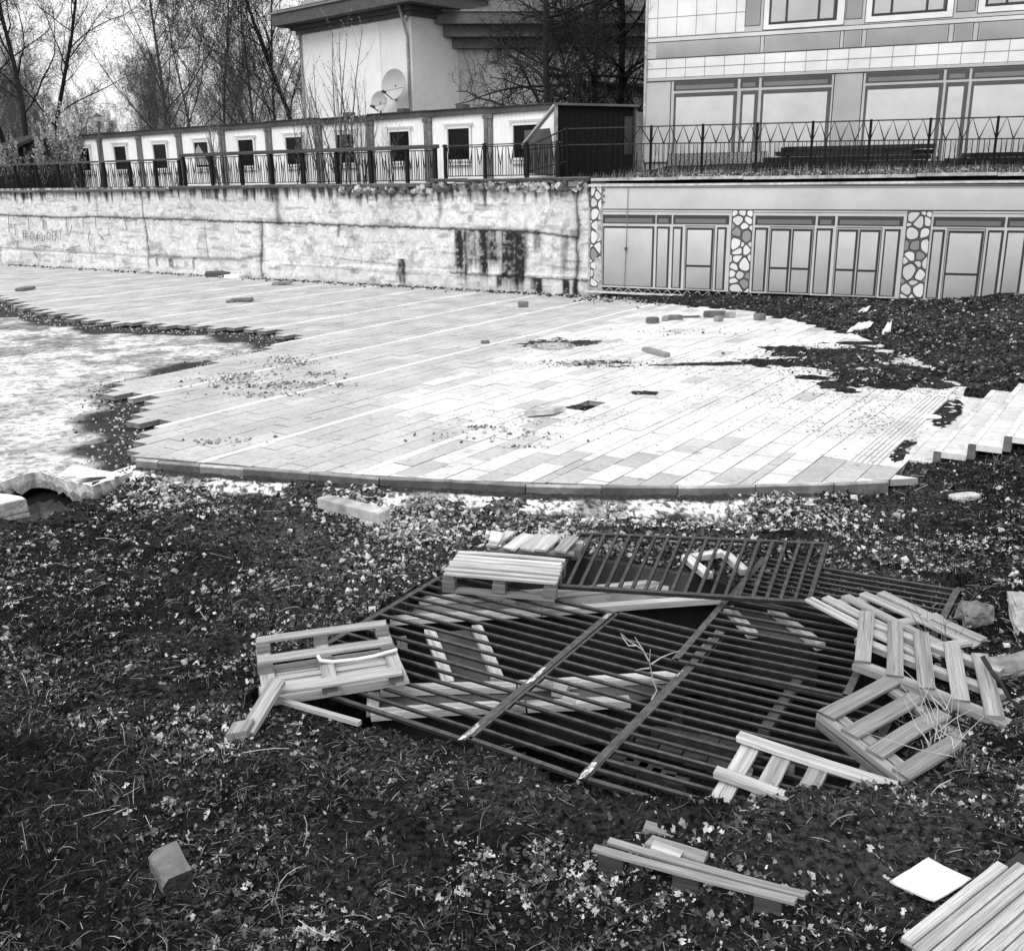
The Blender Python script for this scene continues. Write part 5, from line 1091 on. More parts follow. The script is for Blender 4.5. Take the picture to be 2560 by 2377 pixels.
# manhole cover
mc = g(1383, 866, 0.004); R = .36; t = thing('manhole_cover', 'round iron manhole cover in a dirty patch of paving', 'manhole cover', mc)
mb = MB(); mb.lathe(mc, [(R*1.18, -.004), (R*1.16, .010), (R*1.02, .012), (R*1.0, .004)], 40, UP, .45); mb.build('rim', M['kerb'], t)
mb = MB(); mb.lathe(mc, [(0.001, .004), (R, .004)], 40, UP, .12)
for r_ in (.25, .5, .75): mb.lathe(mc, [(R*(r_-.05), .004), (R*(r_-.04), .014), (R*(r_+.05), .014), (R*(r_+.06), .004)], 40, UP, .6)
for k in range(12): q = k*math.pi/6; mb.bar(mc+V3((math.cos(q), math.sin(q), 0))*R*.3+UP*.01, mc+V3((math.cos(q), math.sin(q), 0))*R*.95+UP*.01, .03, .012, tone=.5)
mb.build('lid', M['iron'], t)
# crumpled cardboard by the wall, white carton, litter paper
def sheet(name, label, cat, pts, m, tone, n=10, amp=.03, seed=1, th=.008, bend=0.0):
    """a slightly crumpled sheet over a quad of points"""
    a, b, c_, d2 = [V3(p) for p in pts]; V = []; rs = np.random.RandomState(seed); nn = unit(np.cross(b-a, d2-a)); nn = nn if nn[2] > 0 else -nn
    for s in (0, 1):
        for i in range(n+1):
            for j in range(n+1):
                u, v = i/n, j/n; p = a*(1-u)*(1-v)+b*u*(1-v)+c_*u*v+d2*(1-u)*v; h_ = (float(fbm(u*3+seed, v*3, 1, 3, seed))-.5)*2*amp+bend*((u-.5)**2*4+(v-.5)**2*2); V.append(p+nn*(h_-s*th))
    N = (n+1)**2; F = []
    for i in range(n):
        for j in range(n): q = [i*(n+1)+j, (i+1)*(n+1)+j, (i+1)*(n+1)+j+1, i*(n+1)+j+1]; F += [q, [k+N for k in q[::-1]]]
    for k in range(n):
        for e in (((k)*(n+1), (k+1)*(n+1)), (k*(n+1)+n, (k+1)*(n+1)+n), (k, k+1), (n*(n+1)+k, n*(n+1)+k+1)): F.append([e[0], e[1], e[1]+N, e[0]+N])
    return tag(mesh_np(name, V, [F], m, tone=[tone]*len(F), smooth=True), label, cat)
yw = g(560, 690, 0)[1]
sheet('cardboard', 'crumpled cardboard sheet leaning on the foot of the stained wall', 'cardboard', [at(*zA(1185, 100), yw), at(*zA(1262, 106), yw-.1), at(*zA(1255, 35), yw+.45), at(*zA(1215, 50), yw+.45)], M['paper'], .5, amp=.12, seed=3)
sheet('paper_strip', 'pale upright strip of board beside the crumpled cardboard', 'board', [at(*zA(1270, 105), yw), at(*zA(1288, 100), yw), at(*zA(1262, 15), yw+.35), at(*zA(1245, 20), yw+.35)], M['paper'], .66, amp=.05, seed=5)
rough_block('rag', 'dark heap of rags under the crumpled cardboard', 'rag', at(*zA(1215, 100), yw-.05), (.45, 0, 0), (0, .3, 0), (0, 0, .10), M['stone'], .1, 6, None, .5)
mb = MB(); c = at(*zA(1302, 118), yw-.8); mb.box(c, V3((.28, -.1, 0)), V3((.08, .2, 0)), V3((0, 0, .09)), .78); tag(mb.build('carton', M['paper'], bevel=.01), 'small white carton lying on the paving by the cardboard', 'carton')
for i, (x, y, w_, h_, lb) in enumerate([(1090, 268, .5, .10, 'torn white paper on the earth by the right end of the plaza'), (1232, 288, .20, .22, 'white paper scrap right of the torn one on the dark earth'), (1098, 205, .3, .10, 'white scrap on the earth below the printed wall'), (520, 168, .3, .12, 'crumpled white paper at the foot of the printed wall')]):
    p = g(*zC(x, y), .07); p = V3((p[0], p[1], float(ground_z(p[0:1], p[1:2])[0])+.05)); e1 = V3((w_/2, .05, .03)); e2 = V3((.1, h_, .06))
    sheet('paper_scrap', lb, 'paper', [p-e1-e2, p+e1-e2, p+e1*.8+e2, p-e1*.6+e2], M['paper'], .7, 8, .06, 20+i)
c = g(*zC(1480, 755), .008); mb = MB(); mb.lathe(c, [(.001, .006), (.115, .006), (.12, 0)], 24, UP, .8); tag(mb.build('plastic_lid', M['paper']), 'round white lid lying on the mud beside the tactile strip', 'lid')
# soil spilled over the paving, damp mud film, gravel left on it
def soil_patch(name, cx, cy, rx, ry, ang, seed, hmax, st=.04, thr=.5, tn=1.0, mt='mound'):
    def hf(X, Y):
        dx, dy = X-cx, Y-cy; u = (dx*math.cos(ang)+dy*math.sin(ang))/rx; v = (-dx*math.sin(ang)+dy*math.cos(ang))/ry
        return (1-np.hypot(u, v)+1.5*(fbm(X, Y, 1.7, 4, seed)-thr)+(fbm(X, Y, 9, 3, seed+3)-.5)*.5)*hmax-min(.012, .1*hmax)
    R_ = max(rx, ry)*1.3
    o = grid_mesh(name, cx-R_, cx+R_, cy-R_, cy+R_, st, lambda X, Y: np.minimum(hf(X, Y), hmax*.8+(fbm(X, Y, 14, 3, seed+5)-.5)*.03), M[mt], keep=lambda x, y: hf(x, y) > .0, tone=lambda X, Y, Z: tn*(.6+.8*fbm(X, Y, 3, 3, seed+9)))
    return tag(o, kind='structure')
for i, (x, y, rx, ry, an, h_) in enumerate([(960, 430, 1.5, 1.25, .2, .07), (1260, 545, 1.35, .75, .5, .09), (760, 450, 1.2, .35, .0, .03), (250, 465, 1.6, .16, .05, .012), (1090, 350, .5, .25, 0, .03), (820, 540, .35, .25, 0, .05), (1560, 740, .18, 1.6, -.55, .006), (1330, 925, .16, .9, -.55, .006)]):
    c = g(*zC(x, y), 0); soil_patch('soil_patch', c[0], c[1], rx, ry, an, 300+i*13, h_, .05 if h_ > .05 else .035)
for i, (x, y, rx, ry) in enumerate([(1490, 460, .55, .22), (1335, 345, .9, .5), (1810, 622, .22, .16), (1400, 700, .3, .16)]):
    c = g(*zB(x, y), 0); soil_patch('dirt_film', c[0], c[1], rx, ry, .1, 500+i*7, .008, .03, tn=1.6)

# ================================================================ PIT, FORMWORK, GRATES
g_plain = g
def g(px, py, z=0.0): return g_plain(px, py, z+.38)      # levels below are counted from the old yard, 0.38 m lower
fw_ = thing('foundation', 'dark concrete foundation walls inside the open pit', 'foundation', (*PIT[4], PIT_B))
bk = [np.array(p) for p in PIT[2:9]]
for kk, (a, b) in enumerate(zip(bk[:-1], bk[1:])):
    d = (b-a)/np.hypot(*(b-a)); n_ = np.array([-d[1], d[0]]); n_ = n_ if n_[1] > 0 else -n_
    mb = MB(); mb.prism([V3((*(a-n_*.06), PIT_B-.2)), V3((*(b-n_*.06), PIT_B-.2)), V3((*(b-n_*.06), -.33)), V3((*(a-n_*.06), -.33))], V3((*n_, 0))*.2, .09 if kk < 3 else .02); mb.build('pit_wall', M['pitwall'], fw_)  # most runs darkened so the wall tone carries the shade of the pit
ZL = -.84
def ledge(P, depth, tn=.10):
    q = [g(x, y, ZL-.035) for x, y in P]; mb = MB(); mb.prism(q, (0, 0, -depth), [tn]+[.022]*(len(q)+1)); mb.build('grade_beam', M['pitwall'], fw_)  # beam sides darkened: pit shade put into their tone
ledge([(950, 1512), (1400, 1484), (1860, 1436), (1800, 1499), (1440, 1525), (970, 1552)][::-1], .9, .34)
ledge([(1078, 1582), (1190, 1572), (1245, 1702), (1128, 1712)][::-1], .3)
ledge([(938, 1732), (1286, 1718), (1690, 1692), (1650, 1742), (1572, 1754), (1310, 1766), (930, 1786)][::-1], .32)
ledge([(1825, 1523), (1929, 1525), (2050, 1614), (1880, 1588)][::-1], .4)
ledge([(1715, 1395), (1810, 1387), (1858, 1430), (1775, 1440)][::-1], .2, .35)
boards = [((946, 1508), (1395, 1481), 'long upper formwork board, left half, half hidden by the big grate'), ((1388, 1483), (1860, 1434), 'long pale formwork board under the crosswise grate'), ((974, 1551), (1352, 1529), 'formwork board below the upper one, seen between the bars'), ((1352, 1530), (1800, 1498), 'bright long formwork board just below the crosswise grate'),
          ((948, 1503), (956, 1536), 'short end board at the left end of the upper formwork'), ((1074, 1580), (1122, 1711), 'left board of the steep pair in the pit'), ((1192, 1570), (1246, 1702), 'right board of the steep pair in the pit'), ((952, 1727), (1290, 1717), 'board at the far side of the lower formwork, left half'), ((1296, 1715), (1692, 1690), 'board at the far side of the lower formwork, right half'),
          ((928, 1787), (1312, 1766), 'board at the near side of the lower formwork, left half'), ((1318, 1766), (1575, 1753), 'board at the near side of the lower formwork, right half'), ((934, 1738), (931, 1782), 'short end board at the left end of the lower formwork'), ((1821, 1522), (1882, 1588), 'left board of the pair at the right end of the pit'), ((1930, 1526), (2052, 1616), 'right board of the pair at the right end of the pit'),
          ((1713, 1393), (1772, 1440), 'left side board of the small timber frame behind the crosswise grate'), ((1812, 1385), (1862, 1430), 'right side board of the small timber frame behind the crosswise grate'), ((1732, 1394), (1806, 1382), 'back board of the small timber frame behind the crosswise grate')]
for a, b, lb in boards:
    mb = MB(); zl_ = -.63 if 'small timber frame' in lb else ZL; p, q = g(*a, zl_), g(*b, zl_); mb.plank(p-UP*.0, q, .085, .055, tone=.88*rp.uniform(.9, 1.05)); tag(mb.build('formwork_board', M['wood'], bevel=.003), lb, 'board', 'formwork boards in the pit')
for a, b, z, lb, tn in [((1802, 1583), (1738, 1652), -1.0, 'dim narrow board hanging low under the right grates', .35), ((2032, 1648), (1908, 1832), -1.15, 'long dim board leaning down in the dark of the pit', .14), ((1003, 1592), (1006, 1622), -.95, 'stub of wood standing between the bars at the left', .4)]:
    mb = MB(); p, q = g(*a, z), g(*b, z-.1); mb.bar(p, q, .08, .05, tone=tn); tag(mb.build('board', M['wood']), lb, 'board')
# cross pieces and bits on the ledges
for i, (x, y, s) in enumerate([(1402, 1722, .12), (1425, 1752, .14), (1655, 1478, .12), (1275, 1506, .10)]):
    mb = MB(); p = g(x, y, ZL+.0); mb.box(p, V3((.05, -.02, 0)), V3((.02, .07, 0)), UP*.03, .7); tag(mb.build('wood_block', M['wood'], bevel=.004), ['small pale block on the lower formwork, upper of two', 'small pale block on the lower formwork, lower of two', 'pale block beside the beam under the crosswise grate', 'small pale block on the upper formwork at the left'][i], 'wood block')
# rows of dim pavers left at the bottom of the pit
k = 0
for r_, (xa, ya, xb, yb_) in enumerate([(1560, 1842, 1800, 1915), (1660, 1838, 1880, 1880), (1560, 1900, 1690, 1960)]):
    for i in range(5):
        x, y = xa+(xb-xa)*i/4, ya+(yb_-ya)*i/4; p = g(x, y, -1.0); mb = MB(); mb.box(p, V3((.07, -.03, 0)), V3((.02, .04, 0)), UP*.035, .06); tag(mb.build('brick', M['stone']), 'dim brick lying in a row at the bottom of the pit', 'brick', 'bricks at the bottom of the pit')

def grate(label, TL, TR, BR, BL, z, nb, along=True, bw=.026, bh=.018, rw_=.045, tn=.10, rails=(1, 1, 1, 1), sink=None):
    """welded frame; along=True: bars run from the left rail to the right rail"""
    zz = z if hasattr(z, '__len__') else [z]*4
    TL, TR, BR, BL = [g(*p, q) for p, q in zip((TL, TR, BR, BL), zz)]
    t = thing('metal_grate', label, 'grate', (TL+TR+BR+BL)/4, 'welded metal grates over the pit')
    ed = [(TL, BL), (TR, BR), (TL, TR), (BL, BR)]; nn = unit(np.cross(BL-TL, TR-TL)); nn = nn if nn[2] > 0 else -nn
    for k in range(4):
        if rails[k]:
            mb = MB(); a, b = ed[k]; mb.bar(a-unit(b-a)*.01, b+unit(b-a)*.01, rw_+.006 if (k < 2) == along else bw*1.3, bh+.004, up=nn, tone=[.035]*5+[tn*(1.15 if (k < 2) == along else 1)]); mb.build('rail', M['iron'], t)  # rail sides near-black, top face paler: shading painted by face
    for i in range(1, nb+1):
        f = i/(nb+1); a, b = (TL+(BL-TL)*f, TR+(BR-TR)*f) if along else (TL+(TR-TL)*f, BL+(BR-BL)*f)
        t1 = tn*rp.uniform(.8, 1.15); mb = MB(); mb.bar(a, b, bw*rp.uniform(.9, 1.1), bh, up=nn, tone=[.03]*5+[t1]); mb.build('bar', M['iron'], t)  # dark sides and paler top of each bar: shade put into the tones
    return t, (TL, TR, BR, BL), nn
_tl, _tr, _br = g(1111, 1437, -.70), g(1531, 1533, -.70), g(1161, 1849, -.72)
def pix(p): q = V3(p)-CAM; w_ = q@FW; return (1280+FPX*(q@CX)/w_, 1188.5+FPX*(q@CY)/w_)
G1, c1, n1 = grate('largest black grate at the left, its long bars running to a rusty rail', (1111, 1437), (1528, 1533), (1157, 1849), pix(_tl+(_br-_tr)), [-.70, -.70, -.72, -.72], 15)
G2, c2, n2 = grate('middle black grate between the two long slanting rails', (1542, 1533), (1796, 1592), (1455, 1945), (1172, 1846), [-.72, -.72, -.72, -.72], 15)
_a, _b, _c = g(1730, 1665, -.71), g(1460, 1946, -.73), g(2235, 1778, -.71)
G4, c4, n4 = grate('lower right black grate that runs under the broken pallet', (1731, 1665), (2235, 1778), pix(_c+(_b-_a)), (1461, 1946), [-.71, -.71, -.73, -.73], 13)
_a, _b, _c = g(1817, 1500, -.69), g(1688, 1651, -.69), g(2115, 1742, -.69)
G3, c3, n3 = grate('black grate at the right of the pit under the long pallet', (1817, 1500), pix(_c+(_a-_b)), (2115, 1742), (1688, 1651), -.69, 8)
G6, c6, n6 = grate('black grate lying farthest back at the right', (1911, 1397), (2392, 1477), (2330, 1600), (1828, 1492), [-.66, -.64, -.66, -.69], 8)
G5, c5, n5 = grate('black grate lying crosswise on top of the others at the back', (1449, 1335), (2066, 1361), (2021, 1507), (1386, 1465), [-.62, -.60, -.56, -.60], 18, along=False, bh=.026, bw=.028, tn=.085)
# flaked pale paint on the rails
for a, b, fs_, gi in [(c1[1], c1[2], ((.02, .06), (.50, .62), (.90, 1.0)), G1), (c2[1], c2[2], ((.30, .36), (.93, 1.0)), G2)]:
    for f0_, f1_ in fs_:
        mb = MB(); rs = np.random.RandomState(int(f0_*100)); n = 16; d = b-a; sd2 = unit(np.cross(d, n1)); L = []
        for i in range(n): f = f0_+(f1_-f0_)*rs.uniform(0, 1); w_ = rs.uniform(.006, .02); p = a+d*f+sd2*rs.uniform(-.012, .012)+n1*.0125; mb.poly([p-unit(d)*w_*2-sd2*w_*.5, p-sd2*w_*.6+unit(d)*w_, p+unit(d)*w_*2+sd2*w_*.4, p+sd2*w_*.5-unit(d)*w_], .7)
        mb.build('flaked_paint', M['paint'], gi)
# gusset plate of the crosswise grate
mb = MB(); p = [g(*zF(x, y), -.57) for x, y in ((890, 690), (945, 690), (1040, 520), (1000, 590))]; mb.prism(p, (0, 0, -.01), .1); mb.build('gusset', M['iron'], G5)

# ================================================================ PALLETS AND LOOSE TIMBER
class Fr:                                                           # local frame of a pallet from three corners on the photo
    def __init__(s, o, x, y): s.o = V3(o); s.ux = unit(V3(x)-s.o); yv = V3(y)-s.o; s.lx = np.linalg.norm(V3(x)-s.o); s.ly = np.linalg.norm(yv); s.uz = unit(np.cross(s.ux, yv)); s.uz = s.uz if s.uz[2] > 0 else -s.uz; s.uy = unit(yv)
    def p(s, x, y, z=0): return s.o+s.ux*x*s.lx+s.uy*y*s.ly+s.uz*z
def slat(fr, par, x0, y0, x1, y1, z, w_, th, tn, name='slat', z2_=None):
    mb = MB(); mb.plank(fr.p(x0, y0, z), fr.p(x1, y1, z if z2_ is None else z2_), w_, th, up=fr.uz, tone=tn*rp.uniform(.85, 1.1)); mb.build(name, M['wood'], par, bevel=.003)
def block(fr, par, x, y, z, sx, sy, sz_, tn=.3):
    mb = MB(); mb.box(fr.p(x, y, z), fr.ux*sx, fr.uy*sy, fr.uz*sz_, tn); mb.build('block', M['wood'], par, bevel=.003)
GPAL = 'wooden pallets thrown on the pit'
# slatted pallet on top
z = -.515; fr = Fr(g(*zT(430, 462), z), g(*zT(1548, 558), z), g(*zT(590, 222), z)); fr.uy = unit(g(*zT(590, 222), z)-fr.o)
t = thing('pallet', 'whole pallet of close pale slats lying on the left of the grates', 'pallet', fr.p(.5, .5, -.15), GPAL)
for i in range(7): slat(fr, t, 0+rp.uniform(-.01, .01), (i+.35)/7, 1+rp.uniform(-.01, .01), (i+.35)/7, rp.uniform(-.004, .004), fr.ly/7*.58, .022, .74)
for x in (.04, .5, .95): slat(fr, t, x, 0, x, 1, -.035, .10, .022, .3, 'stringer')
for x in (.045, .5, .95):
    for y in (.06, .5, .94): block(fr, t, x, y, -.088, .055, .045, .042, .25)
for y in (.06, .94): slat(fr, t, 0, y, 1, y, -.143, .10, .022, .3, 'runner')
# pallet behind it with broken wide boards
z = -.50; fr2 = Fr(g(*zT(880, 200), z), g(*zT(1640, 240), z), g(*zT(1010, 50), z))
t = thing('pallet', 'broken pallet with wide crosswise boards behind the slatted one', 'pallet', fr2.p(.5, .5, -.15), GPAL)
for x0, x1, w_, tn, dz in ((.03, .13, .10, .62, .02), (.27, .37, .13, .75, .0), (.50, .56, .14, .78, .0), (.66, .72, .14, .78, .004), (.93, .98, .11, .6, .0)): slat(fr2, t, x0, 0, x1, .98, dz, w_, .022, tn)
slat(fr2, t, .0, .88, 1.12, .86, -.04, .07, .03, .6, 'runner'); slat(fr2, t, .0, .2, 1.1, .2, -.04, .07, .03, .3, 'runner')
mb = MB(); mb.prism([g(*zT(880, 125), -.44), g(*zT(985, 135), -.44), g(*zT(1045, 40), -.40), g(*zT(905, 15), -.36)][::-1], (0, 0.01, -.03), .72); tag(mb.build('concrete_chunk', M['stone'], bevel=.006), 'pale flat chunk of concrete behind the broken pallet', 'concrete chunk')
block(fr2, t, 1.06, .55, -.09, .06, .05, .05, .2)
# upside-down pallet at the left
z = -.56; fr3 = Fr(g(*zD(228, 800), z), g(*zD(1032, 688), z), g(*zD(248, 1128), z-.03))
t = thing('pallet', 'upside-down pallet at the left edge of the pit, its three skids upward', 'pallet', fr3.p(.5, .5, -.1), GPAL)
for y in (.0, .40, .97): slat(fr3, t, -.0, y, 1.0, y+.01, .0, .085 if y < .9 else .10, .022, .55, 'skid')
for x in (.04, .48, .97): slat(fr3, t, x, -.02, x+.03, 1.0, -.09, .10, .022, .62, 'stringer')
for x in (.045, .48, .96):
    for y in (.02, .42, .93): block(fr3, t, x, y, -.048, .05, .045, .036, .3)
for y, w_, tn in ((.12, .1, .4), (.34, .1, .4), (.50, .10, .55), (.68, .13, .58), (.9, .10, .62)): slat(fr3, t, .02, y, 1.0, y, -.115, w_, .022, tn)
mb = MB(); mb.tube([g(*zD(*p), z+zz_) for p, zz_ in (((610, 895), .03), ((625, 922), .03), ((700, 930), .035), ((850, 915), .04), ((960, 895), .04), ((1040, 872), .04), ((1102, 855), .05))], .013, 6, .75); tag(mb.build('rope', M['paper']), 'pale rope lying across the upside-down pallet', 'rope')
# plank with a block at its end, loose block, thin lath on the soil
a, b = g(*zD(365, 1045), -.50), g(*zD(165, 1375), -.66); mb = MB(); mb.bar(a, b, .10, .045, up=V3((.1, .1, 1)), tone=.5); tp = mb.build('plank', M['wood'], bevel=.004); tag(tp, 'plank with a wooden block nailed to its lower end by the left pallet', 'plank')
mb = MB(); mb.box(b+V3((-.03, -.02, .01)), unit(b-a)*.05, V3((.06, .02, 0)), UP*.055, .42); mb.build('block', M['wood'], tp, bevel=.004)
p = gz(*zD(172, 1205)); mb = MB(); mb.box(p+UP*.03, V3((.045, .03, .01)), V3((-.03, .045, .0)), UP*.04, .5); tag(mb.build('wood_block', M['wood'], bevel=.004), 'loose wooden block lying on the soil left of the nailed plank', 'wood block')
a, b = g(*zD(340, 1160), -.66), g(*zD(870, 1312), -.66); mb = MB(); mb.bar(a, b, .035, .03, tone=.62); tag(mb.build('lath', M['wood']), 'thin pale lath at the front edge of the pit below the left pallet', 'lath')
# right pallets
z = -.48; fr4 = Fr(g(*zG(665, 742), z-.06), g(*zG(1680, 1145), z-.06), g(*zG(700, 425), z))
t = thing('pallet', 'upper right pallet with five short upright boards over long rails', 'pallet', fr4.p(.5, .5, -.05), GPAL)
for y, w_, tn in ((.0, .09, .45), (.50, .07, .5), (.92, .075, .55)): slat(fr4, t, -.01, y, 1.03, y+.0, -.04, w_, .05, tn, 'runner')
for x0, x1, lo2, hi2 in ((.045, .045, .0, 1.08), (.285, .27, -.02, 1.07), (.505, .465, -.02, 1.04), (.735, .69, .0, 1.05), (.945, .885, -.04, 1.03)): slat(fr4, t, x0, lo2, x1, hi2, .0, .105, .024, .44)
z = -.50; fr5 = Fr(g(*zG(335, 325), z), g(*zG(1010, 720), z-.06), g(*zG(830, 275), z))
t = thing('pallet', 'pallet of long slanting boards behind the upper right pallet', 'pallet', fr5.p(.5, .5, -.1), GPAL)
for (ax, ay), (bx, by), tn in [((335, 325), (1130, 720), .66), ((450, 315), (1260, 720), .62), ((590, 305), (1380, 700), .6), ((710, 290), (1500, 650), .66), ((830, 280), (1545, 610), .58)]:
    mb = MB(); mb.plank(g(*zG(ax, ay), z), g(*zG(bx, by), z-.05), .085, .024, tone=tn*rp.uniform(.75, .95)); mb.build('slat', M['wood'], t, bevel=.003)
for (ax, ay), (bx, by) in [((500, 355), (900, 310)), ((960, 490), (1240, 440)), ((1200, 660), (1440, 620))]:
    mb = MB(); mb.bar(g(*zG(ax, ay), z-.03), g(*zG(bx, by), z-.03), .08, .022, tone=.5); mb.build('stringer', M['wood'], t)
z = -.58; fr6 = Fr(g(*zG(425, 1095), z), g(*zG(1000, 1545), z-.03), g(*zG(860, 850), z+.02))
t = thing('pallet', 'tilted pallet with four boards at the right, one board patched with moss', 'pallet', fr6.p(.5, .5, -.1), GPAL)
slat(fr6, t, -.02, .0, 1.02, .0, -.035, .06, .045, .4, 'runner'); slat(fr6, t, -.02, .0, 1.0, .0, -.095, .06, .045, .22, 'runner'); slat(fr6, t, .02, .14, 1.0, .14, -.035, .07, .022, .42, 'stringer'); slat(fr6, t, .0, .92, 1.0, .92, -.035, .09, .03, .4, 'stringer')
for x in (.07, .37, .67, .97): slat(fr6, t, x, -.02, x+.03, (1.02 if x < .9 else .8), .0, .115, .024, .38)
# half-buried pallet in front
z6f = lambda x, y: (1650+x/3.3167, 1640+y/3.3167); z = -.66
t = thing('pallet', 'half-buried pale pallet at the front edge of the pit', 'pallet', g(*z6f(1000, 1000), z-.1), GPAL)
def zb_bar(a, b, za, zb2, w_, th, tn, nm, fn=z6f): mb = MB(); mb.plank(g(*fn(*a), za), g(*fn(*b), zb2), w_, th, tone=tn); return mb.build(nm, M['wood'], t, bevel=.003)
zb_bar((655, 665), (1965, 1092), z+.05, z+.03, .085, .035, .72, 'skid'); zb_bar((455, 955), (1120, 1200), z+.05, z+.0, .085, .035, .68, 'skid')
for a, b, tn in [((760, 745), (440, 1290), .66), ((1005, 850), (800, 1240), .5), ((1315, 940), (1190, 1180), .36), ((1690, 1085), (1570, 1230), .22)]: zb_bar(a, b, z+.0, z-.02, .11, .03, tn, 'stringer')
for (x, y) in [((650, 965)), ((1010, 880)), ((860, 1090))]: mb = MB(); mb.box(g(*z6f(x+30, y+40), z-.05), (.05, -.02, 0), (.02, .05, 0), (0, 0, .04), .2); mb.build('block', M['wood'], t)
# sunken slatted pallet like a low bench
z = -.56
t = thing('pallet', 'sunken pallet like a low bench, two long slats on dark blocks', 'pallet', g(*zH(700, 560), -.7), GPAL)
zb_bar((288, 424), (1090, 636), z, z, .045, .022, .42, 'slat', zH); zb_bar((345, 396), (1130, 614), z, z, .045, .022, .4, 'slat', zH); zb_bar((508, 398), (738, 470), z-.06, z-.06, .085, .03, .4, 'slat', zH); zb_bar((488, 336), (690, 400), z-.08, z-.1, .07, .03, .4, 'slat', zH); zb_bar((515, 420), (630, 462), z-.03, z-.04, .1, .02, .7, 'slat', zH)
for x, y in ((368, 468), (660, 548), (980, 636)):
    mb = MB(); mb.box(g(*zH(x, y), z-.075), (.06, -.02, 0), (.02, .06, 0), (0, 0, .058), .10); mb.build('block', M['wood'], t, bevel=.004)
# white board and the ribbed plywood platform at the lower right
zb_ = -.60
sheet('white_board', 'clean white board lying on the soil beside the ribbed platform', 'board', [g(*zH(1458, 562), zb_+.0), g(*zH(1635, 640), zb_+.0), g(*zH(1782, 552), zb_+.02), g(*zH(1612, 465), zb_+.03)], M['paper'], .88, 8, .006, 7, .006, .006)
e0 = g(*zH(1500, 782), -.55); e1 = g(*zH(1880, 482), -.55); ed = e1-e0; dd = unit(ed); sdv = unit(np.cross(dd, UP)); 
t = thing('ribbed_platform', 'grey platform of narrow ribbed boards in the lower right corner', 'platform', e0)
k = 0; wv = 0
while wv < 1.9:
    w_ = .062; cut = 0 if wv > .0 else 0; a = e0+sdv*(wv+w_/2); L = np.linalg.norm(ed)+min(wv*1.1, .28)
    mb = MB(); mb.bar(a-dd*max(0, -.02+wv*.55), a+dd*L, w_-.008, .03, tone=.62*rp.uniform(.92, 1.06)); mb.build('board', M['wood'], t, bevel=.003); wv += w_; k += 1
mb = MB(); mb.prism([e0-UP*.018+dd*.02+sdv*.02, e0+dd*1.0-UP*.018+sdv*.02, e0+dd*1.2+sdv*1.85-UP*.018, e0-dd*.9+sdv*1.85-UP*.018], (0, 0, -.05), .06); mb.build('joist_bed', M['wood'], t)
# concrete beam near the kerb, lying on the soil
a, b = g(*zB(15, 1222), -.26), g(*zB(358, 1305), -.26); mb = MB(); mb.bar(a, b, .15, .10, tone=.62); tag(mb.build('concrete_post', M['kerb'], bevel=.006), 'pale concrete post lying on the soil below the kerb', 'concrete post')
# kerb block in the lower left
z7 = zoomed(0, 1800, 2.2111); rp2 = random.Random(4); a, b = g(*z7(905, 735), -.54), g(*z7(985, 900), -.60); d = unit(b-a); sd3 = unit(np.cross(d, UP))
mb = MB(); pr_ = [(-.07, -.10), (.07, -.10), (.07, .01), (.062, .03), (.04, .045), (-.07, .045)]; ns = 5
for i in range(ns):
    p, q = a+(b-a)*i/ns, a+(b-a)*(i+1)/ns; jt = lambda k, w_: (rp2.uniform(-.004, .004) if w_ else 0)
    if i == 0: prev = [p+sd3*x+UP*z+V3((rp2.uniform(-.006, .006), rp2.uniform(-.006, .006), 0)) for x, z in pr_]
    cur = [q+sd3*(x+rp2.uniform(-.004, .004))+UP*(z+rp2.uniform(-.003, .003)) for x, z in pr_]; n = 6
    mb.add(prev+cur, [(k, (k+1) % n, (k+1) % n+n, k+n) for k in range(n)], .19)
    if i == 0: mb.poly(prev[::-1], .16)
    prev = cur
mb.poly(prev, .05); tag(mb.build('concrete_block', M['stone']), 'grey concrete block with rounded edge lying in the dark lower left', 'concrete block')
# rubble at the right
rough_block('rock', 'rounded pale rock behind the right pallets', 'rock', gz(*zG(1490, 445))+UP*.01, (.11, 0, 0), (0, .09, 0), (0, 0, .08), M['stone'], .22, 41, None, .7)
rough_block('concrete_chunk', 'rough white slab standing up at the right edge', 'concrete chunk', gz(2555, 1550)+UP*.04, V3((.07, .24, .05)), V3((.07, -.02, 0)), UP*.05, M['stone'], .45, 42, None, .8)
rough_block('concrete_chunk', 'pale flat slab at the right edge beside the upright boards', 'concrete chunk', gz(*zG(1760, 800))+UP*.03, V3((.25, .05, .02)), V3((0, .10, 0)), UP*.04, M['stone'], .3, 43, None, .8)
rough_block('stone', 'white stone slab on the dark bank below the stairs', 'stone', gz(*zS(1340, 1500))+UP*.02, V3((.16, .03, .0)), V3((0, .06, 0)), UP*.03, M['stone'], .62, 44, None, .4)
rough_block('log', 'short pale log at the corner of the broken sub-base', 'log', gz(*zL(1135, 515))+UP*.05, V3((.12, -.16, 0)), V3((.05, .04, 0)), UP*.055, M['stone'], .62, 45, None, .2)
rough_block('stone', 'white flat stone in front of the broken slab at the left', 'stone', gz(*zL(100, 770))+UP*.03, V3((.22, .02, .0)), V3((0, .07, 0)), UP*.03, M['stone'], .7, 46, None, .4)
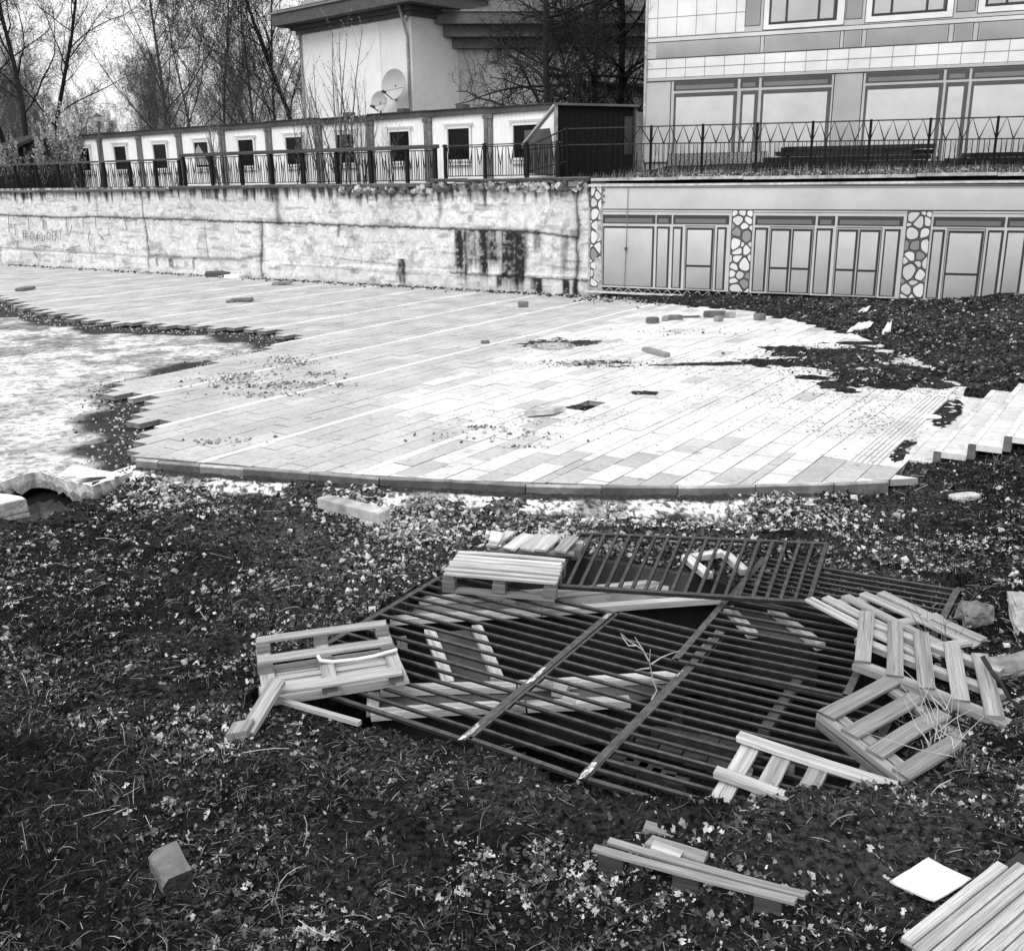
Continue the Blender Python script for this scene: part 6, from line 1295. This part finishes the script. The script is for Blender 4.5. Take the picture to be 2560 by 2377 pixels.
# sapling growing through the grate, twig bush by the right pallets, branch
def twig_plant(name, label, cat, paths, z0, tn, r=.006):
    mb = MB()
    for P in paths: mb.tube(P, [r*(1-.7*i/(len(P)-1)) for i in range(len(P))], 4, tn)
    o = mb.build(name, M['twig']); return tag(o, kind='stuff') if name == 'dry_weed' else tag(o, label, cat)
yb2 = g(*zE(940, 1195), -.75)[1]; E_ = lambda pts: [at(*zE(*p), yb2+.02*i) for i, p in enumerate(pts)]
twig_plant('sapling', 'thin bare sapling growing up through the middle grate', 'sapling', [E_([(940, 1195), (945, 1160), (975, 1110), (950, 1040), (930, 930), (935, 850)]), E_([(925, 925), (890, 860), (850, 830), (800, 800), (760, 760)]), E_([(890, 860), (865, 820), (838, 775)]), E_([(940, 945), (1000, 905), (1060, 880), (1120, 860)]), E_([(930, 970), (880, 975), (840, 985)]), E_([(850, 830), (800, 830), (770, 790), (750, 750)])], -.75, .42, .0065)
pb = g(*zG(1540, 730), -.45); 
twig_plant('branch', 'dark bent branch leaning on the last upright board', 'branch', [[g(*zG(1540, 730), -.42), g(*zG(1600, 830), -.40), g(*zG(1660, 900), -.42), g(*zG(1720, 1010), -.5), g(*zG(1830, 1100), -.55)]], 0, .04, .022)
rs = np.random.RandomState(8); ps = []
for i in range(46):
    a0_ = gz(*zG(rs.uniform(960, 1400), rs.uniform(1080, 1420))); dirv = V3((rs.normal(.02, .18), rs.normal(.05, .15), rs.uniform(.05, .3))); ps.append([a0_, a0_+dirv*.5+rs.normal(0, .02, 3), a0_+dirv+rs.normal(0, .04, 3)-UP*.03])
twig_plant('dry_weed', 'tangle of pale dry stems beside the tilted pallet', 'dry weed', ps, 0, .55, .0035)
ps = []
for i in range(26):
    a0_ = gz(*zG(rs.uniform(1100, 1300), rs.uniform(620, 760))); dirv = V3((rs.normal(.0, .15), rs.normal(.0, .12), rs.uniform(.15, .42))); ps.append([a0_, a0_+dirv*.5+rs.normal(0, .02, 3), a0_+dirv+rs.normal(0, .05, 3)])
twig_plant('dry_weed', 'wiry dark stems sticking up through the upper right pallet', 'dry weed', ps, 0, .16, .004)

g = g_plain
# ================================================================ LITTER: leaves, stalks, grass, pebbles (nobody could count them)
rs = np.random.RandomState(99)
def sample(n, x0, x1, y0, y1, dens):
    P = np.zeros((0, 2))
    while len(P) < n:
        q = np.stack([rs.uniform(x0, x1, n*2), rs.uniform(y0, y1, n*2)], 1); d = dens(q[:, 0], q[:, 1]); P = np.concatenate([P, q[rs.uniform(0, 1, len(q)) < d]])
    return P[:n]
def outside(x, y): return ~(inpoly(x, y, PIT) | inpoly(x, y, PAVE) | inpoly(x, y, SCREED) | inpoly(x, y, PUD))
def blobs(x, y, B, base):
    d = np.full(x.shape, base)
    for px, py, z, r, a in B: p = g(px, py, soil_lv(z)); d = d+a*np.exp(-((x-p[0])**2+(y-p[1])**2)/r**2)
    return d
LB = [(760, 1380, -.6, .8, .7), (560, 1250, -.4, .7, .3), (900, 1550, -.7, .8, .45), (650, 1850, -.72, .7, .9), (500, 1700, -.7, .6, .5), (950, 2250, -.66, .5, .9), (1500, 2200, -.7, .45, .8), (850, 2000, -.7, .5, .6), (700, 2300, -.6, .4, .6), (2350, 1350, -.35, .8, .8), (2480, 1720, -.5, .6, .7), (2300, 2080, -.66, .4, .6), (2450, 2050, -.6, .4, .7), (1900, 1310, -.44, .8, .7), (2500, 1400, -.2, .8, .7), (150, 1420, -.6, .6, .2)]
def ldens(x, y):
    d = blobs(x, y, LB, .16); d = d*(.04+2.6*np.clip((fbm(x, y, 2.2, 4, 201)-.44)*4, 0, 1)*np.clip((fbm(x, y, 7, 3, 203)-.33)*4, 0, 1)); p = g(150, 2250, -.27); d = d*(1-.85*np.exp(-((x-p[0])**2+(y-p[1])**2)/1.1**2)); p = g(2050, 2120, -.3); d = d*(1-.8*np.exp(-((x-p[0])**2+(y-p[1])**2)/.6**2))
    return np.clip(d, 0.02, 1)*outside(x, y)*np.clip((segdist(x, y, kerb)-.22)/.2, .04, 1)
def put(P, lift): z = ground_z(P[:, 0], P[:, 1]); return np.concatenate([P, (z+lift)[:, None]], 1)
leafb = [(-.5, 0, 0), (-.28, -.30, .10), (.02, -.16, .02), (.2, -.42, .12), (.5, -.05, .05), (.22, .4, .10), (.0, .15, .02), (-.3, .32, .08)]
fk = [(-.5, -.2, 0), (.1, -.45, .12), (.5, .15, 0), (-.1, .42, .10)]
def mat_d(x, y): return outside(x, y)*np.clip((segdist(x, y, kerb)-.25)/.2, .05, 1)*(.12+.88*np.clip((fbm(x, y, 1.4, 4, 231)-.36)*5, 0, 1))*np.clip((fbm(x, y, 6, 3, 233)-.25)*4, .15, 1)
n = 52000; P = sample(n, -5, 7, 2.6, 12.8, mat_d); sc = np.repeat((.010+.034*rs.uniform(0, 1, n)**1.8)[:, None], 3, 1)*rs.uniform(.5, 1.5, (n, 3))
scatter('matted_litter', fk, [[(0, 1, 2), (0, 2, 3)]], put(P, .004), rots(n, rs, .5), sc, M['leaf'], rs.uniform(.008, .10, n)*np.where(rs.uniform(0, 1, n) < .12, 2.6, 1))
fb = [(-.5, -.03, 0), (-.5, .03, .0), (0, -.03, .12), (0, .03, .12), (.5, -.02, 0), (.5, .02, 0)]
n = 30000; P = sample(n, -5, 7, 2.6, 12.8, mat_d); L = rs.uniform(.02, .10, n)
scatter('matted_stalks', fb, [[(0, 2, 3, 1), (2, 4, 5, 3)]], put(P, .008), rots(n, rs, .35), np.stack([L, np.full(n, .07), L*.8], 1), M['straw'], rs.uniform(.015, .12, n)*np.where(rs.uniform(0, 1, n) < .15, 3.5, 1))
leaff = [[(0, 1, 2), (2, 3, 4), (4, 5, 6), (6, 7, 0)], [(0, 2, 4, 6)]]
n = 36000; P = sample(n, -5, 7, 2.6, 12.8, ldens); sc = np.repeat((.012+.05*rs.uniform(0, 1, n)**2.2)[:, None], 3, 1)*rs.uniform(.5, 1.35, (n, 3)); sc[:, 2] *= rs.uniform(.3, 2.6, n)
tn_ = np.where(rs.uniform(0, 1, n) < .55, rs.uniform(.015, .12, n), rs.uniform(.18, .8, n))
scatter('leaf_litter', leafb, leaff, put(P, .006), rots(n, rs, .6), sc, M['leaf'], tn_)
# crumbs of earth and bits: fine texture over all the soil
n = 16000; P = sample(n, -5, 7, 2.6, 12.8, lambda x, y: outside(x, y)*(.3+.7*fbm(x, y, 2, 3, 5))); sc = np.repeat(rs.uniform(.008, .026, n)[:, None], 3, 1)*rs.uniform(.6, 1.4, (n, 3))
octb = [(1, 0, 0), (-1, 0, 0), (0, 1, 0), (0, -1, 0), (0, 0, .8), (0, 0, -.8)]; octf = [[(0, 2, 4), (2, 1, 4), (1, 3, 4), (3, 0, 4), (2, 0, 5), (1, 2, 5), (3, 1, 5), (0, 3, 5)]]
scatter('earth_crumbs', octb, octf, put(P, .002), rots(n, rs, 1.), sc, M['soil'], rs.uniform(.3, 2.2, n)*np.where(rs.uniform(0, 1, n) < .06, 9, 1))
# stones and gravel below the kerb
GB = [(1000, 1300, -.42, .38, 1.2), (1050, 1330, -.5, .35, .8), (1500, 1310, -.45, .5, 1.0), (1800, 1300, -.44, .5, .8), (1300, 1330, -.55, .5, .5), (2000, 1290, -.4, .4, .5), (1000, 1420, -.65, .4, .35), (420, 1225, -.3, .5, .5), (900, 1260, -.4, .5, .3)]
n = 7500; P = sample(n, -4.5, 5, 6.0, 10.9, lambda x, y: np.clip(blobs(x, y, GB, .02), 0, 1)*outside(x, y)); big_ = rs.uniform(0, 1, n)**4
sc = (.008+.036*big_)[:, None]*rs.uniform(.6, 1.4, (n, 3)); sc[:, 2] *= .7
scatter('gravel', octb, octf, put(P, .006), rots(n, rs, .7), sc, M['pebble'], rs.uniform(.12, .8, n))
# rubble dropped on the paving and along the dug edge
def flat_pts(n, cx, cy, rx, ry): q = rs.normal(0, 1, (n, 2)); return np.stack([cx+q[:, 0]*rx, cy+q[:, 1]*ry], 1)
PP = []
for (x, y, m_, rx, ry) in [(1600, 585, 150, .28, .30), (1310, 680, 190, .32, .30), (1620, 715, 200, .42, .16), (1780, 655, 60, .25, .10), (1480, 770, 60, .4, .1), (1250, 1030, 40, .3, .1)]:
    c = g(*zA(x, y), 0); PP.append(flat_pts(m_, c[0], c[1], rx, ry))
for (x, y, m_, rx, ry) in [(1490, 460, 130, .4, .15), (1000, 850, 60, .5, .2), (1990, 280, 50, .8, .4), (900, 815, 12, .1, .04), (1140, 925, 14, .12, .04)]:
    c = g(*zB(x, y), 0); PP.append(flat_pts(m_, c[0], c[1], rx, ry))
Q = np.concatenate(PP); Q = Q[inpoly(Q[:, 0], Q[:, 1], PAVE)]; n = len(Q); sc = np.repeat(rs.uniform(.008, .035, n)[:, None], 3, 1)*rs.uniform(.5, 1.5, (n, 3))
scatter('scattered_rubble', octb, octf, np.concatenate([Q, np.full((n, 1), .008)], 1), rots(n, rs, .7), sc, M['pebble'], rs.uniform(.08, .6, n))
E2 = []
for a, b in zip(left_edge[:-1], left_edge[1:]):
    m_ = int(np.hypot(*(b-a))*130); f = rs.uniform(0, 1, (m_, 1)); E2.append(a+(b-a)*f+np.stack([-np.abs(rs.normal(0, .3, m_))-.03, rs.normal(0, .22, m_)-.1], 1))
Q = np.concatenate(E2); Q = Q[inpoly(Q[:, 0], Q[:, 1], SCREED)]; n = len(Q); sc = np.repeat(rs.uniform(.006, .028, n)[:, None], 3, 1)*rs.uniform(.6, 1.4, (n, 3))
scatter('edge_rubble', octb, octf, np.concatenate([Q, (screed_z(Q[:, 0], Q[:, 1])+.006)[:, None]], 1), rots(n, rs, .7), sc, M['pebble'], np.where(rs.uniform(0, 1, n) < .6, rs.uniform(.02, .15, n), rs.uniform(.3, .8, n)))
PP = []
for (x, y, m_, rx, ry) in [(1000, 470, 1500, 1.2, .8), (1250, 560, 900, .9, .5), (1550, 640, 700, .35, 1.0), (1380, 860, 700, .25, .8), (1500, 480, 500, .5, .6), (300, 470, 700, 1.5, .25), (700, 640, 500, 1.2, .6), (1100, 800, 350, .9, .7)]:
    c = g(*zC(x, y), 0); PP.append(flat_pts(m_, c[0], c[1], rx, ry))
for (x, y, m_, rx, ry) in [(1300, 350, 700, .7, .4), (1480, 460, 350, .5, .25), (1250, 780, 250, .7, .4)]:
    c = g(*zB(x, y), 0); PP.append(flat_pts(m_, c[0], c[1], rx, ry))
Q = np.concatenate(PP); Q = Q[inpoly(Q[:, 0], Q[:, 1], PAVE)]; n = len(Q); sc = np.repeat(rs.uniform(.004, .016, n)[:, None], 3, 1)*rs.uniform(.6, 1.8, (n, 3)); sc[:, 2] *= .25
scatter('dirt_specks', octb, octf, np.concatenate([Q, np.full((n, 1), .004)], 1), rots(n, rs, .1), sc, M['pebble'], rs.uniform(.06, .4, n))
# debris line along the foot of both walls
m_ = 2600; s_ = rs.uniform(0, 26, m_); Q = W0[None]+WD[None]*s_[:, None]+WN[None]*(.10+np.abs(rs.normal(0, .22, m_)))[:, None]; m2 = 1100; Q2 = B0[None]+BD[None]*rs.uniform(0, 7, m2)[:, None]+BN[None]*(.1+np.abs(rs.normal(0, .5, m2)))[:, None]
Q = np.concatenate([Q[rs.uniform(0, 1, m_) < np.exp(-s_/14)], Q2]); n = len(Q); sc = np.repeat(rs.uniform(.015, .06, n)[:, None], 3, 1)*rs.uniform(.5, 1.4, (n, 3)); sc[:, 2] *= .6
scatter('wall_debris', octb, octf, np.concatenate([Q, np.full((n, 1), .015)], 1), rots(n, rs, .6), sc, M['pebble'], np.where(rs.uniform(0, 1, n) < .7, rs.uniform(.02, .12, n), rs.uniform(.3, .8, n)))
# leaves on the earth bank and over the spilled soil
def bank(x, y): return np.where(inpoly(x, y, PAVE), .0, 1)*(((x-B0[0])*BD[1]-(y-B0[1])*BD[0]) > .2)*(.25+.75*fbm(x, y, 1.2, 3, 9))
n = 5200; P = sample(n, 2, 15, 12.8, 26, bank); P3 = put(P, .01); sc = np.repeat(rs.uniform(.035, .10, n)[:, None], 3, 1); sc[:, 2] *= rs.uniform(.3, 2, n)
scatter('bank_leaves', leafb, leaff, P3, rots(n, rs, .5), sc, M['leaf'], np.where(rs.uniform(0, 1, n) < .72, rs.uniform(.02, .12, n), rs.uniform(.2, .6, n)))
n = 22000; P = sample(n, 2, 15, 12.8, 26, bank); sc = np.repeat((.016+.06*rs.uniform(0, 1, n)**1.6)[:, None], 3, 1)*rs.uniform(.5, 1.5, (n, 3))
scatter('bank_litter', fk, [[(0, 1, 2), (0, 2, 3)]], put(P, .006), rots(n, rs, .5), sc, M['leaf'], rs.uniform(.015, .16, n))
c1_ = g(*zC(1000, 440), 0); c2_ = g(*zC(1270, 545), 0); Q = np.concatenate([flat_pts(420, c1_[0], c1_[1], .8, .65), flat_pts(330, c2_[0], c2_[1], .75, .4)]); n = len(Q); sc = np.repeat(rs.uniform(.03, .09, n)[:, None], 3, 1); sc[:, 2] *= rs.uniform(.3, 2, n)
scatter('bank_leaves', leafb, leaff, np.concatenate([Q, rs.uniform(.03, .08, (n, 1))], 1), rots(n, rs, .5), sc, M['leaf'], np.where(rs.uniform(0, 1, n) < .7, rs.uniform(.02, .12, n), rs.uniform(.2, .6, n)))
# terrace bank: grass litter
def on_terr(n, s0, s1, t0, t1):
    s_ = rs.uniform(s0, s1, n); t_ = rs.uniform(t0, t1, n); q = B0[None]+BD[None]*s_[:, None]-BN[None]*t_[:, None]; z = np.array([terr_z(a, b) for a, b in q]); return np.concatenate([q, z[:, None]], 1)
P3 = on_terr(2600, -.5, 13, .1, 2.6); n = len(P3); sc = np.repeat(rs.uniform(.03, .11, n)[:, None], 3, 1); sc[:, 2] *= rs.uniform(.3, 2, n)
scatter('terrace_litter', leafb, leaff, P3+np.array([0, 0, .03]), rots(n, rs, .5), sc, M['leaf'], np.where(rs.uniform(0, 1, n) < .62, rs.uniform(.03, .15, n), rs.uniform(.4, .85, n)))
# grass tufts and dry stalks
def blades(name, roots, hgt, wid, lean, mt, tone, seg=3):
    n = len(roots); az = rs.uniform(0, 2*np.pi, n); dx, dy = np.cos(az), np.sin(az); L = rs.uniform(*hgt, n); le = np.abs(rs.normal(0, lean, n)); V = np.zeros((n, seg*2+1, 3)); side = np.stack([-dy, dx, 0*dx], 1)*(rs.uniform(*wid, n)/2)[:, None]
    for k in range(seg+1):
        f = k/seg; th = le*f*1.3; c = roots+np.stack([dx*L*f*np.sin(th), dy*L*f*np.sin(th), L*f*np.cos(np.minimum(th, 1.9))], 1)
        if k < seg: V[:, 2*k] = c-side*(1-.6*f); V[:, 2*k+1] = c+side*(1-.6*f)
        else: V[:, 2*seg] = c
    f4 = [(2*k, 2*k+1, 2*k+3, 2*k+2) for k in range(seg-1)]; f3 = [(2*seg-2, 2*seg-1, 2*seg)]; off_ = (np.arange(n)*(2*seg+1))[:, None, None]
    F = [(np.array(f3)[None]+off_).reshape(-1, 3), (np.array(f4)[None]+off_).reshape(-1, 4)]; T = np.concatenate([np.repeat(tone, 1), np.repeat(tone, seg-1)])
    o = mesh_np(name, V.reshape(-1, 3), F, mt, T); o['kind'] = 'stuff'; return o
def tufts(C_, per, r): q = np.repeat(C_, per, 0)+rs.normal(0, r, (len(C_)*per, 2)); return q
GD = [(150, 1500, -.6, 1.1, .8), (100, 2000, -.6, .8, 1.0), (700, 1300, -.45, .3, .8), (300, 2200, -.5, .8, .7), (1300, 2300, -.66, .5, .9), (2230, 1230, -.15, .4, 1), (2450, 1250, -.1, .8, .8), (1050, 1390, -.6, .2, .6), (1450, 1960, -.7, .3, .3), (2450, 1950, -.6, .5, .5), (900, 2150, -.66, .4, .7)]
gd = lambda x, y: np.clip(blobs(x, y, GD, .05), 0, 1)*outside(x, y)
C_ = sample(950, -5, 6.5, 2.7, 11.6, gd); q = tufts(C_, 13, .045); q = q[outside(q[:, 0], q[:, 1])]
blades('dark_grass', put(q, -.01), (.03, .12), (.002, .006), .75, M['grass'], rs.uniform(.008, .045, len(q)))
C_ = sample(110, -5, 6.5, 2.7, 11.2, lambda x, y: np.clip(blobs(x, y, [(80, 1950, -.6, .7, 1.2), (250, 2050, -.6, .6, .9), (1350, 2280, -.66, .4, 1), (900, 2200, -.66, .4, .8), (2400, 1900, -.6, .4, .6), (400, 2300, -.5, .3, .4)], .04), 0, 1)*outside(x, y)); q = tufts(C_, 6, .05); q = q[outside(q[:, 0], q[:, 1])]
blades('dry_grass', put(q, -.01), (.05, .20), (.002, .005), .7, M['straw'], np.where(rs.uniform(0, 1, len(q)) < .5, rs.uniform(.04, .16, len(q)), rs.uniform(.3, .7, len(q))), 4)
q = on_terr(2600, -3, 12, .05, 1.8); blades('terrace_grass', q, (.08, .35), (.006, .014), .6, M['straw'], rs.uniform(.03, .4, len(q)))
# fallen stalks: thin bent straws lying about
n = 1900; P = sample(n, -5, 6.5, 2.7, 12.4, lambda x, y: outside(x, y)*(.15+.85*np.clip(blobs(x, y, LB+GD, .1), 0, 1)))
L = rs.uniform(.03, .16, n)*np.where(rs.uniform(0, 1, n) < .2, 1.8, .9); stb = []
base = [(-.5, 0, 0), (-.17, .07, .05), (.17, .07, .05), (.5, -.02, 0)]; w_ = .0075
bv = []
for k, (x, y, z) in enumerate(base): bv += [(x, y-w_, z), (x, y+w_, z), (x, y, z+w_*1.6)]
bf = [[(3*k+a, 3*k+(a+1) % 3, 3*k+3+(a+1) % 3, 3*k+3+a) for k in range(3) for a in range(3)]]
sc = np.stack([L, np.maximum(L, .1), np.maximum(L, .1)], 1)
scatter('fallen_stalks', bv, bf, put(P, .012), rots(n, rs, .16), sc, M['straw'], np.where(rs.uniform(0, 1, n) < .6, rs.uniform(.02, .12, n), rs.uniform(.2, .65, n)))
